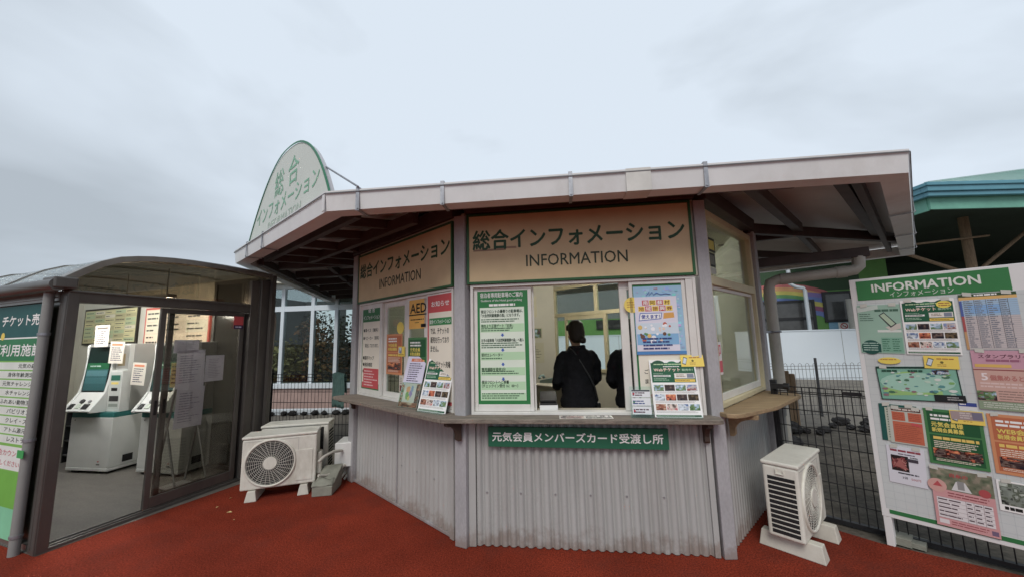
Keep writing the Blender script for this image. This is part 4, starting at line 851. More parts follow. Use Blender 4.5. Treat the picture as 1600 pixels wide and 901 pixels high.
m.poly([(0.02, 0.03)] + [(0.02 + 0.3 * math.cos(a / 20 * math.pi) * 0.5 + 0.15, 0.05 + 0.16 * math.sin(a / 20 * math.pi)) for a in range(21)] + [(0.02, 0.12)], y - .0003, c(150, 200, 110)); m.poly([(0.2 + 0.19 * math.cos(a / 18 * math.tau), 0.13 + 0.07 * math.sin(a / 18 * math.tau)) for a in range(18)], y - .0006, c(160, 210, 190))
for i in range(60):
    a, b, r = rnd.uniform(0.03, 0.38), rnd.uniform(0.03, 0.21), rnd.uniform(0.005, 0.018)
    m.poly([(a + r * math.cos(k / 7 * math.tau) * rnd.uniform(.7, 1.4), b + 0.6 * r * math.sin(k / 7 * math.tau)) for k in range(7)], y - .0009 - .00002 * i, rnd.choice([c(80, 150, 150), c(120, 180, 90), c(190, 220, 200), c(70, 120, 90), c(150, 110, 120), c(60, 110, 130), c(220, 226, 220)]))
strips(m, 0.03, 0.205, 0.12, 0.222, 1, c(24, 80, 60), y - .0024, 3, .8, .9); strips(m, 0.17, 0.205, 0.25, 0.222, 1, c(24, 80, 60), y - .0024, 4, .8, .9); photo(m, 0.29, 0.19, 0.37, 0.222, SNOW + NIGHT, y - .0024, 4, 8, 4); m.rect(0.275, 0.0, 0.42, 0.05, y - .0027, c(34, 40, 42)); strips(m, 0.335, 0.012, 0.41, 0.04, 2, c(190, 190, 190), y - .003, 3, .4)
on_board(m, 0.095, 1.07, 'map_poster', 'wide green park map poster with dark border in the middle of the board', 'map', -2.2, 0, G_)
m = sheet(0.26, 0.385, c(206, 150, 170)); y = -0.0026; m.rect(0, 0.0, 0.26, 0.06, y, c(140, 160, 130)); m.rect(0, 0.055, 0.26, 0.27, y, c(208, 164, 150)); m.rect(0.0, 0.255, 0.26, 0.262, y - .0004, c(150, 60, 60))
m.text('スタンプラリー', 0.03, 0.335, 0.235, 0.36, y - .0004, c(90, 40, 60), 0.01); strips(m, 0.06, 0.31, 0.2, 0.33, 1, c(160, 90, 120), y - .0004, 6, .7, .95); m.rect(0.01, 0.275, 0.16, 0.295, y - .0004, c(226, 180, 60)); m.text('5', 0.03, 0.19, None, 0.235, y - .0004, c(240, 226, 226), 0.03); m.text('個集めると', 0.065, 0.19, 0.2, 0.225, y - .0004, c(190, 110, 100), 0.03)
strips(m, 0.02, 0.14, 0.22, 0.18, 2, c(226, 196, 190), y - .0004, 8, .5, .8); photo(m, 0.0, 0.06, 0.08, 0.12, NIGHT + LAND, y - .0004, 3, 6, 4); strips(m, 0.09, 0.065, 0.25, 0.13, 4, c(150, 120, 110), y - .0004, 9, .35, .8); strips(m, 0.02, 0.01, 0.24, 0.05, 3, c(200, 206, 190), y - .0004, 10, .5)
on_board(m, 0.566, 1.058, 'poster', 'pink stamp rally poster at the far side of the board', 'poster', 0.4, 1, G_)
def member2(cols, seed, txt, x, z, label, lay):
    mm = member_poster(*cols, seed, txt); on_board(mm, x, z, 'poster', label, 'poster', 0.5, lay, G_).scale = (0.81, 1, 0.895)
member2(GRC, 141, ('元気会員様', '新規会員募集'), 0.297, 0.655, 'green membership poster in the lower middle of the white board', 1)
member2(ORC, 171, ('WEB会員', '新規会員募集'), 0.585, 0.655, 'orange membership poster at the far lower side of the white board', 0)
m = sheet(0.185, 0.26, c(196, 200, 188)); y = -0.0026; m.rect(0.018, 0.235, 0.17, 0.258, y, c(84, 40, 30)); strips(m, 0.03, 0.239, 0.16, 0.254, 1, c(226, 210, 200), y - .0004, 4, .7, .95)
for r_ in ((0.02, 0.165, 0.088, 0.228), (0.104, 0.165, 0.172, 0.228), (0.02, 0.008, 0.172, 0.158)): m.rect(*r_, y, c(198, 84, 30))
strips(m, 0.03, 0.02, 0.165, 0.14, 9, c(170, 64, 24), y - .0004, 5, .4, .8); strips(m, 0.026, 0.17, 0.083, 0.222, 4, c(170, 64, 24), y - .0004, 6, .4, .8); strips(m, 0.11, 0.17, 0.168, 0.222, 4, c(170, 64, 24), y - .0004, 7, .4, .8)
for i in range(3): disc(m, 0.125 + 0.018 * i, 0.148 - 0.004 * i, 0.010, y - .0008 - .0001 * i, REDC, n=12)
on_board(m, 0.112, 0.76, 'poster', 'pale poster with three burnt orange blocks under the park map', 'poster', 1.2, 1, G_)
m = sheet(0.20, 0.27, c(190, 196, 176)); m.rect(0, 0, 0.03, 0.27, -0.0024, TEALC); m.rect(0.03, 0.245, 0.20, 0.27, -0.0024, TEALC); strips(m, 0.04, 0.02, 0.055, 0.24, 12, c(110, 120, 110), -0.0028, 5, .4, .9)
on_board(m, 0.066, 0.768, 'poster', 'teal edged poster half hidden behind the orange block poster', 'poster', 1.0, 0, G_)
m = sheet(0.195, 0.265, c(222, 222, 232)); y = -0.0026; strips(m, 0.02, 0.225, 0.18, 0.245, 1, c(150, 40, 60), y, 5, .7, .95); strips(m, 0.06, 0.205, 0.15, 0.22, 1, c(110, 100, 120), y, 6, .5, .8); m.rect(0.02, 0.09, 0.11, 0.20, y, c(44, 34, 34))
for i in range(16):
    rnd = random.Random(i); m.poly([(0.065 + rnd.uniform(-.028, .028) + 0.018 * math.cos(k / 8 * math.tau), 0.145 + rnd.uniform(-.038, .038) + 0.014 * math.sin(k / 8 * math.tau)) for k in range(8)], y - .0004 - .00005 * i, rnd.choice([c(140, 54, 56), c(170, 90, 84), c(110, 36, 40), c(190, 120, 110)]))
m.rect(0.105, 0.165, 0.16, 0.188, y - .002, c(70, 66, 76)); strips(m, 0.12, 0.192, 0.16, 0.20, 1, INK, y, 7, .8, .95); strips(m, 0.05, 0.068, 0.16, 0.084, 1, c(60, 60, 70), y, 8, .6, .95); m.text('3袋', 0.07, 0.038, None, 0.056, y, c(50, 50, 60)); m.text('500円', 0.115, 0.036, None, 0.053, y, c(180, 40, 50))
on_board(m, 0.072, 0.47, 'price_sheet', 'white sheet with photo of sweet potatoes low on the near side of the board', 'price sheet', 1.5, 0, G_)
m = sheet(0.275, 0.385, c(214, 150, 152)); y = -0.0026; photo(m, 0.0, 0.245, 0.275, 0.385, [c(96, 110, 84), c(120, 124, 100), c(150, 140, 120)], y, 6, 26, 13); m.poly([(0.09, 0.25), (0.115, 0.31), (0.155, 0.31), (0.18, 0.25)], y - .0004, c(220, 220, 220)); m.rect(0.12, 0.26, 0.15, 0.315, y - .0008, c(150, 150, 150)); m.text('白糸の', 0.09, 0.335, 0.17, 0.36, y - .0008, c(190, 40, 44), 0.03)
disc(m, 0.025, 0.265, 0.045, y - .0006, c(216, 160, 150)); m.poly([(0.005, 0.26), (0.03, 0.295), (0.05, 0.26)], y - .001, c(190, 50, 60)); disc(m, 0.235, 0.265, 0.026, y - .0006, c(180, 50, 56)); strips(m, 0.07, 0.20, 0.26, 0.235, 2, c(150, 60, 66), y, 5, .4, .85)
m.rect(0.015, 0.055, 0.26, 0.19, y, c(230, 224, 226))
for i in range(6): m.rect(0.015, 0.055 + i * 0.027, 0.26, 0.0565 + i * 0.027, y - .0004, c(150, 130, 134))
for x in (0.145, 0.18, 0.22): m.rect(x, 0.055, x + .0018, 0.19, y - .0005, c(150, 130, 134))
for k, x in enumerate((0.02, 0.15, 0.185, 0.225)): strips(m, x, 0.06, x + (0.11 if k == 0 else 0.03), 0.19, 5, c(90, 70, 80), y - .0008, 20 + k, .3, .6)
strips(m, 0.07, 0.015, 0.24, 0.045, 2, c(160, 70, 76), y, 5, .4, .85); m.rect(0.015, 0.018, 0.06, 0.045, y, c(230, 224, 226)); m.rect(0.24, 0.012, 0.268, 0.04, y, c(120, 100, 130))
on_board(m, 0.283, 0.245, 'poster', 'pink price table poster overlapping the green footer band', 'poster', 0.8, 2, G_)
m = sheet(0.25, 0.19, WHT); photo(m, 0.01, 0.04, 0.24, 0.18, [c(40, 44, 40), c(130, 140, 130), c(90, 100, 84), c(176, 186, 176)], -0.0026, 15, 20, 13); strips(m, 0.02, 0.008, 0.2, 0.032, 1, INK, -0.0026, 4, .8, .95)
on_board(m, 0.575, 0.425, 'poster', 'white sheet with grey landscape photo low at the far side of the board', 'poster', 1.0, 0, G_)
m = MB(); disc(m, 0.062, 0.024, 0.062, -0.0024, c(240, 214, 40), 0.025); m.prism([(0.062 + 0.062 * math.cos(i / 12 * math.pi), 0.024 + 0.025 * math.sin(i / 12 * math.pi)) for i in range(24)], -0.002, 0, c(240, 214, 40)); strips(m, 0.015, 0.026, 0.11, 0.04, 1, c(190, 120, 20), -0.0028, 4, .5, .9)
on_board(m, 0.105, 1.338, 'oval_sticker', 'yellow oval sticker on the top edge of the park map', 'sticker', 0, 2)
m = MB(); tablet(m, 0.165, 0.088, 0.0)
on_board(m, 0.345, 1.315, 'phone_card', 'yellow phone card on the top far corner of the park map', 'card', 1.0, 2)
m = MB(); tablet(m, 0.15, 0.088, 0.0); m.rect(0.004, 0.028, 0.146, 0.084, -0.0034, c(170, 150, 150)); strips(m, 0.045, 0.035, 0.10, 0.08, 3, c(210, 200, 196), -0.0038, 5, .5); m.rect(0.10, 0.034, 0.143, 0.08, -0.0042, c(120, 116, 140))
on_board(m, 0.428, 0.945, 'phone_card', 'yellow and grey phone card on the corner of the green membership poster', 'card', -1.0, 3)
m = sheet(0.08, 0.055, c(222, 224, 226)); m.rect(0, 0.03, 0.08, 0.055, -0.0024, c(30, 60, 150)); strips(m, 0.005, 0.036, 0.045, 0.05, 1, WHT, -0.0028, 3, .5)
on_board(m, 0.475, 1.035, 'small_label', 'small blue and white label at the lower far corner of the park map', 'label', 0, 0)

# ================================================================== AIR-CONDITIONER OUTDOOR UNITS
def outdoor_unit(label, mw, w=0.72, d=0.27, z0=0.10, h=0.53, long_feet=False, fan=True):
    t = thing('outdoor_unit', label, 'air conditioner', mw, 'air conditioner outdoor units around the booth'); z1 = z0 + h
    body = MB(); body.box(0, w, 0.0, d, z0, z1 - 0.03); b = body.build('casing', M_AC, t, None, 0.016, 3)
    MB().box(-0.006, w + 0.006, -0.008, d + 0.008, z1 - 0.028, z1).build('top_panel', M_AC, t, None, 0.011, 3)
    cx, cz, r = 0.265, z0 + h * 0.475, h * 0.41
    # fan grille
    m = MB(); m.tube([(cx + (r + 0.012) * math.cos(k / 48 * math.tau), -0.004, cz + (r + 0.012) * math.sin(k / 48 * math.tau)) for k in range(48)], 0.012, 8, closed=True)
    m.build('fan_ring', M_AC, t)
    m = MB(); m.poly([(cx + r * math.cos(k / 48 * math.tau), cz + r * math.sin(k / 48 * math.tau)) for k in range(48)], -0.002)
    m.build('fan_recess', M_DARK, t)
    m = MB()
    for k in range(9):
        rr = r * (0.30 + 0.70 * (k + 0.4) / 9); m.tube([(cx + rr * math.cos(a / 44 * math.tau), -0.010, cz + rr * math.sin(a / 44 * math.tau)) for a in range(44)], 0.0015, 5, closed=True)
    for a in range(28):
        an = a / 28 * math.tau; m.tube([(cx + r * 0.25 * math.cos(an), -0.012, cz + r * 0.25 * math.sin(an)), (cx + r * math.cos(an + 0.28), -0.008, cz + r * math.sin(an + 0.28))], 0.0017, 5)
    m.build('fan_grille', M_AC, t)
    MB().tube([(cx, -0.020, cz), (cx, -0.006, cz)], r * 0.29, 28).build('fan_hub', M_AC, t, None, 0.003)
    m = MB(); m.box(w - 0.20, w - 0.035, -0.006, 0.002, z0 + 0.04, z1 - 0.18); m.build('service_cover', M_AC, t, None, 0.005)
    m = MB(); m.box(0.5215, 0.5245, -0.0015, 0.002, z0 + 0.02, z1 - 0.05); m.box(0.03, 0.52, -0.0012, 0.002, z1 - 0.055, z1 - 0.052); m.build('panel_seam', M_KGREY, t)
    # left end: slotted air inlet
    nS = 12
    m = MB()
    for k in range(nS):
        za = z0 + 0.03 + k * (h - 0.125) / nS; zb_ = za + (h - 0.125) / nS - 0.0085; m.add([(-0.0015, 0.024, za), (-0.0015, d - 0.03, za), (-0.0015, d - 0.03, zb_), (-0.0015, 0.024, zb_)], [(0, 3, 2, 1)])
    m.build('inlet_slot', M_DARK, t)
    m = MB(); m.box(-0.010, 0.0, 0.085, d - 0.085, z1 - 0.085, z1 - 0.078); m.box(-0.010, 0.0, 0.085, 0.092, z1 - 0.078, z1 - 0.05); m.box(-0.010, 0.0, d - 0.092, d - 0.085, z1 - 0.078, z1 - 0.05); m.build('carry_handle', M_AC, t, None, 0.002)
    # back: open coil face
    m = MB(); m.add([(0.05, d + 0.0015, z0 + 0.03), (w - 0.10, d + 0.0015, z0 + 0.03), (w - 0.10, d + 0.0015, z1 - 0.05), (0.05, d + 0.0015, z1 - 0.05)], [(0, 3, 2, 1)]); m.build('coil_face', M_DARK, t)
    # pipe cover on the right end
    m = MB(); m.box(w, w + 0.045, 0.06, 0.17, z0 + 0.06, z0 + 0.30); m.build('valve_cover', M_AC, t, None, 0.015, 3)
    for x in (0.08, w - 0.14):
        m = MB()
        L0, L1 = (-0.09, d + 0.09) if long_feet else (-0.035, d + 0.035)
        pr = [(-0.055, 0), (0.055, 0), (0.036, z0 - 0.005), (-0.036, z0 - 0.005)]; vs = []
        for yy, k in ((L0, 1.0), (L0 + 0.03, 0.999), (L1 - 0.03, 0.999), (L1, 1.0)):
            vs += [(x + 0.03 + a, yy + (0.018 if (zz > 0 and k == 1.0 and yy < 0) else (-0.018 if zz > 0 and k == 1.0 else 0)), zz) for a, zz in pr]
        m.add(vs, [(0, 1, 2, 3), (15, 14, 13, 12)] + [(i * 4 + j, (i + 1) * 4 + j, (i + 1) * 4 + (j + 1) % 4, i * 4 + (j + 1) % 4) for i in range(3) for j in range(4)])
        m.build('foot', M_ACB, t, None, 0.006)
    return t
outdoor_unit('ivory outdoor unit with round fan grille facing front beside the dark shelter post', FR(-2.85, 4.075, 19.5), 0.70, 0.27, 0.105, 0.535)
outdoor_unit('ivory outdoor unit turned backwards behind the front-facing one', FR(-2.30, 4.93, 193), 0.72, 0.27, 0.09, 0.57)
outdoor_unit('ivory outdoor unit with slotted end toward the camera by the tan counter', FR(2.005, 2.83, 40), 0.62, 0.225, 0.115, 0.53, True)
# white cabinet on the far side of the booth post
wc = thing('pipe_cabinet', 'plain white cabinet fixed beside the far booth post above grey conduits', 'cabinet', FR(-2.10, 4.56, 8))
MB().box(0.0, 0.22, 0.0, 0.30, 0.17, 0.44).build('box', M_STEELW, wc, None, 0.008)
MB().box(-0.004, 0.2, -0.006, 0.0, 0.175, 0.435).build('door', M_STEELW, wc, None, 0.004)
m = MB()
for k, x in enumerate((0.04, 0.09, 0.14)): m.tube([(x, 0.1, 0.18), (x, 0.1, 0.08), (x - 0.05, 0.06, 0.015)], 0.014, 8)
m.build('conduit', M_PIPE, wc)
m = MB(); m.tube([(-2.13, 4.24, 0.33), (-2.10, 4.30, 0.37), (-2.06, 4.42, 0.385), (-2.02, 4.55, 0.36)], 0.016, 8); m.tube([(-2.13, 4.25, 0.19), (-2.08, 4.33, 0.16), (-2.02, 4.5, 0.17), (-1.98, 4.6, 0.2)], 0.016, 8)
o = m.build('refrigerant_hose', M_PIPE); tag(o, 'pair of beige insulated hoses between outdoor unit and white cabinet', 'hose')
# concrete cover slab with a buckled sheet
cs = thing('drain_cover', 'mossy grey concrete drain cover leaning by the front outdoor unit', 'drain cover', FR(-2.155, 4.17, 16))
m = MB(); m.add([(0, 0, 0), (0.20, -0.02, 0), (0.25, 0.28, 0), (0.05, 0.30, 0), (0.0, 0.0, 0.10), (0.20, -0.02, 0.09), (0.26, 0.28, 0.235), (0.06, 0.30, 0.225)], [(3, 2, 1, 0), (4, 5, 6, 7), (0, 1, 5, 4), (1, 2, 6, 5), (2, 3, 7, 6), (3, 0, 4, 7)])
m.build('block', M_BLOCK, cs, None, 0.008)
m = MB(); vs = []
for i in range(9):
    for j in range(5): x = 0.205 * i / 8; vs.append((x - 0.002, -0.012 + 0.09 * j / 4, 0.105 + 0.045 * j / 4 + 0.012 * math.sin(i * 1.1 + j) * (0.4 + 0.2 * j)))
m.add(vs, [(i * 5 + j, (i + 1) * 5 + j, (i + 1) * 5 + j + 1, i * 5 + j + 1) for i in range(8) for j in range(4)], None, True); q = m.build('buckled_sheet', M_BLOCK, cs)
s_ = q.modifiers.new('thickness', 'SOLIDIFY'); s_.thickness = 0.006

# fallen leaves
rnd = random.Random(3)
for k, (x, y) in enumerate(((-2.78, 3.86), (-2.99, 3.98), (-2.62, 3.70), (-3.02, 4.2))):
    m = MB(FR(x, y, k * 77, 0.002)); s_ = (0.03, 0.017, 0.013, 0.015)[k]; m.add([(-s_, 0, 0.001), (0, -s_ * .5, 0.006), (s_, 0, 0.002), (0, s_ * .5, 0.008), (0, 0, 0.003)], [(0, 1, 4), (1, 2, 4), (2, 3, 4), (3, 0, 4)], c(214, 180, 110))
    o = m.build('fallen_leaf', M_LEAF); tag(o, 'small dry yellow leaf lying on the red paving near the outdoor unit', 'leaf', 'dry leaves on the red paving')
# ================================================================== TICKET SHELTER ON THE LEFT
sh = thing('ticket_shelter', 'dark bronze glazed ticket shelter with curved translucent roof', 'shelter', F_SIDE)
MB().slab([(-4.6, 0.0), (0.0, 0.0), (0.06, 1.8), (0.06, 1.87), (-4.6, 1.87)], -0.012, 0.0025).build('shelter_floor', M_CONC, sh)
m = MB(); m.box(-0.125, 0.0, 0.0, 0.075, 0.0, 2.10); m.box(-0.05, -0.004, -0.008, 0.004, 0.0, 2.06); m.build('post', M_BRONZE, sh, None, 0.005)
m = MB(); m.box(1.60, 1.70, -0.01, 0.12, 0.0, 2.40); m.box(1.72, 1.86, -0.03, 0.13, 0.0, 2.42); m.build('post', M_BRONZE, sh, F_GATE, 0.006)
m = MB(); m.box(1.702, 1.718, 0.0, 0.10, 0.0, 2.38); m.build('post_infill', M_BRONZEL, sh, F_GATE)
m = MB(); m.box(0.0, 1.60, 0.0, 0.11, 2.0, 2.105); m.box(0.0, 1.60, -0.012, 0.0, 2.085, 2.10); m.build('door_beam', M_BRONZE, sh, F_GATE, 0.004)
m = MB(); m.box(0.005, 1.60, 0.0, 0.12, 0.0, 0.028); m.box(0.01, 1.60, 0.02, 0.03, 0.028, 0.04); m.box(0.01, 1.60, 0.085, 0.095, 0.028, 0.04); m.build('threshold', M_BRONZE, sh, F_GATE, 0.003)
PROF = [(-0.09, 2.14), (-0.036, 2.19), (0.03, 2.245), (0.09, 2.295), (0.19, 2.37), (0.32, 2.435), (0.44, 2.465), (0.565, 2.487), (0.74, 2.506), (0.91, 2.516), (1.25, 2.522), (1.6, 2.515), (1.86, 2.50)]
m = MB(); m.prism([(u, z - 0.035) for u, z in PROF[2:]] + [(1.70, 2.106), (0.02, 2.106)], 0.035, 0.05); m.build('gable_panel', M_GLASSG, sh, F_GATE)
m = MB()
up = [Vector((u, 0, z)) for u, z in PROF]
for a, b in zip(up[:-1], up[1:]): m.bar(a + Vector((0, 0.04, -0.012)), b + (b - a).normalized() * 0.01 + Vector((0, 0.04, -0.012)), 0.11, 0.055)
m.build('arch_rim', M_BRONZEL, sh, F_GATE, 0.003)
LONG = -4.6
m = MB(); vs = []
for u, z in PROF: vs += [(0.0, u, z + 0.005), (LONG, u, z + 0.005), (0.0, u, z + 0.013), (LONG, u, z + 0.013)]
k = len(PROF); fs = []
for i in range(k - 1): a = 4 * i; b = a + 4; fs += [(a, b, b + 1, a + 1), (a + 2, a + 3, b + 3, b + 2)]
m.add(vs, fs, None, True); m.build('roof', M_POLY, sh)
for xx in (-1.05, -2.2, -3.35):
    m = MB()
    for (u0, z0), (u1, z1) in zip(PROF[:-1], PROF[1:]): m.bar((xx, u0, z0 + 0.016), (xx, u1, z1 + 0.016), 0.05, 0.018)
    m.build('roof_rib', M_BRONZEL, sh)
m = MB(); m.tube([(0.05, -0.085, 2.135), (LONG, -0.085, 2.135)], 0.052, 14); m.build('eave_gutter', M_BRONZE, sh)
m = MB(); m.box(-0.13, 0.07, -0.115, 0.03, 2.105, 2.20); m.build('corner_bracket', M_BRONZE, sh, None, 0.012)
m = MB(); m.box(LONG, -0.13, 0.0, 0.075, 2.02, 2.10); m.box(LONG, -0.17, -0.03, 0.0, 2.10, 2.17); m.box(LONG, -0.17, -0.01, 0.002, 2.045, 2.055); m.box(LONG, -0.17, 0.01, 0.07, 0.0, 0.05); m.box(LONG, -0.166, 0.045, 0.06, 0.05, 2.02); m.build('side_wall_panel', M_BRONZEL, sh)
p = MB(); p.tube([(-0.185, -0.045, 0.0), (-0.185, -0.045, 2.09)], 0.033, 14); q = p.build('downpipe', M_PIPEG, sh)
for zz in (0.13, 0.86, 1.72): MB().tube([(-0.185, -0.045, zz), (-0.185, -0.045, zz + 0.022)], 0.0385, 14).build('pipe_clamp', M_GALV, q)
MB().box(-0.235, -0.135, -0.085, -0.0815, 0.74, 0.80).build('green_tape', pm('green_tape', (0.05, 0.4, 0.12), 0.4), q)
# doors
def leaf(u0, u1, y, nm):
    o = thing(nm, None, None) if False else None
    m = frame_box(MB(), u0, u1, 0.045, 1.995, 0.048, y, y + 0.032, 0.10); d_ = m.build('sliding_door', M_BRONZE, sh, F_GATE, 0.003)
    MB().box(u0 + 0.044, u1 - 0.044, y + 0.013, y + 0.018, 0.14, 1.95).build('pane', M_GLASSD, d_, F_GATE)
    m = MB(); m.box(u0 + 0.012, u0 + 0.034, y - 0.004, y, 0.93, 1.07); m.build('pull_handle', M_DARK, d_, F_GATE)
leaf(0.69, 1.555, 0.022, 'sliding_door'); leaf(0.792, 1.60, 0.072, 'sliding_door')
MB().box(0.0, 0.022, 0.076, 0.105, 0.03, 2.0).build('door_jamb', M_BRONZE, sh, F_GATE, 0.003)
# room walls
m = MB(); m.box(LONG, -1.12, 1.87, 1.92, 0.0, 2.49); m.build('back_wall', M_CREAM, sh)
m = MB(); frame_box(m, -1.12, 0.03, 0.0, 2.49, 0.05, 1.82, 1.87); m.box(-0.56, -0.52, 1.825, 1.865, 0.05, 2.44); m.build('rear_door_frame', M_BRONZE, sh)
m = MB(); m.box(-1.07, -0.56, 1.84, 1.85, 0.05, 2.44); m.box(-0.52, -0.02, 1.84, 1.85, 0.05, 2.44); m.build('rear_door_pane', pm('dark_door_panel', (0.05, 0.047, 0.042), 0.12, 0.2, 2), sh)
m = MB(); m.box(LONG - 0.05, LONG, 0.0, 1.92, 0.0, 2.49); m.build('end_wall', M_CREAM, sh)
# drain pipe on the far post
m = MB(F_GATE); m.tube([(1.865, -0.06, 0.0), (1.865, -0.06, 0.9), (1.87, -0.06, 1.52), (1.88, -0.055, 1.66), (1.905, -0.04, 1.78), (1.925, -0.02, 1.90), (1.925, 0.0, 2.0)], 0.027, 10); m.tube([(1.865, -0.06, 1.10), (1.865, -0.06, 1.14)], 0.032, 10)
tag(m.build('drain_pipe', M_PIPE), 'slim beige pipe bending up the dark shelter post behind the outdoor units', 'pipe')

for lx, ly, lb in ((-2.3, 0.62, 'lit white batten hanging under the curved shelter roof nearer the doorway'), (-1.0, 1.0, 'extra lit white batten added nearer the booth to brighten the ticket machines')):  # batten nearer the booth is an extra, added to brighten the machines
    lamp2 = thing('ceiling_lamp', lb, 'lamp', F_SIDE @ T((lx, ly, 2.20)), 'battens in the shelter')
    MB().box(-0.5, 0.5, -0.05, 0.05, -0.04, 0.0).build('housing', M_WHITE, lamp2, None, 0.006)
    MB().tube([(-0.46, 0, -0.06), (0.46, 0, -0.06)], 0.015, 10).build('tube', M_TUBEW, lamp2)
    m = MB()
    for x in (-0.4, 0.4): m.tube([(x, 0, 0.0), (x, 0, 0.31)], 0.006, 6)
    m.build('hanger', M_WHITE, lamp2)
# ---- ticket sign on the camera side
ts = thing('ticket_office_sign', 'tall green and white facility list sign on the left shelter wall', 'sign', F_SIDE)
X1 = -0.245; X0 = -1.45
MB().box(X0, X1, -0.012, -0.001, 0.06, 2.005, c(120, 190, 60)).build('panel', M_PRINTM, ts)
m = MB(); y = -0.0125
m.rect(X0, 1.715, X1, 2.005, y, c(18, 92, 92)); m.rect(X0, 1.703, X1, 1.715, y, WHT); m.rect(X0, 1.508, X1, 1.703, y, c(24, 128, 76))
m.text('チケット売場', -1.07, 1.82, X1 - 0.005, 1.92, y - 0.0006, WHT, 0.025); m.text('ご利用施設', -1.18, 1.55, X1 - 0.03, 1.655, y - 0.0006, WHT, 0.02); disc(m, -1.02, 1.73, 0.035, y - 0.0009, YEL)
items = ['元気の森', '身体年齢測定館', '元気チャレンジ館', '水チャレンジ館', 'ふれあい動物王国', 'パビリオンⅡ', 'クレイ・スパ', 'アトム源元浴', 'レストラン']
n_i = len(items); zt = 1.50; dz = (1.50 - 0.80) / n_i
for i, s_ in enumerate(items):
    z1 = zt - i * dz; m.rect(X0, z1 - dz + 0.008, X1 - 0.018, z1 - 0.004, y, c(226, 232, 224))
    wd = 0.075 * len(s_); xe = X1 - (0.10 if i == 0 else 0.045); m.text(s_, xe - wd, z1 - dz + 0.022, xe, z1 - 0.016, y - 0.0006, c(40, 52, 46), 0.01)
m.rect(X0, 0.595, X1 - 0.02, 0.785, y, c(232, 234, 230)); disc(m, X1 - 0.04, 0.61, 0.0, y, WHT)
m.text('総合カウンター', -0.87, 0.705, X1 - 0.06, 0.755, y - 0.0006, c(206, 70, 90), 0.01); m.text('にお越しください。', -0.95, 0.625, X1 - 0.12, 0.67, y - 0.0006, c(206, 70, 90), 0.01)
m.rect(X0, 0.06, X1, 0.30, y, c(120, 206, 160)); m.rect(X0, 0.30, X1, 0.585, y, c(104, 184, 40)); m.build('print', M_PRINTM, ts)

# ---- boards on the back wall
def wall_board(x0, x1, z0, z1, bgc, framec, cells, label, seed):
    t = thing('price_board', label, 'price board', F_SIDE @ T((x0, 1.868, z0))); w, h = x1 - x0, z1 - z0
    MB().box(0, w, -0.03, 0.0, 0, h, framec).build('frame', M_PRINTM, t, None, 0.003)
    m = MB(); m.rect(0.03, 0.03, w - 0.03, h - 0.03, -0.0305, bgc); rnd = random.Random(seed)
    nr, nc = cells
    for i in range(nr):
        for j in range(nc):
            a, b = 0.04 + (w - 0.08) * j / nc, 0.04 + (h - 0.08) * i / nr; m.rect(a + 0.006, b + 0.006, a + (w - 0.08) / nc - 0.006, b + (h - 0.08) / nr - 0.006, -0.0310, rnd.choice([tuple(min(1, v * 1.15) for v in bgc), tuple(v * 0.85 for v in bgc), c(236, 226, 196), c(196, 210, 160) if seed == 1 else c(236, 196, 160)]))
            strips(m, a + 0.03, b + 0.015, a + (w - 0.08) / nc * 0.9, b + (h - 0.08) / nr - 0.015, 1 if nr > 4 else 2, c(80, 70, 60), -0.0314, seed * 100 + i * 10 + j, 0.3, 0.4)
    m.build('price_rows', M_PRINT, t); return t
wall_board(-4.45, -2.92, 1.66, 2.26, c(216, 206, 150), c(50, 44, 36), (8, 5), 'cream ticket price table with dark border on the shelter wall', 1)
wall_board(-2.72, -1.20, 1.58, 2.20, c(236, 214, 184), c(206, 66, 40), (3, 3), 'cream price board with red border on the shelter wall', 2)

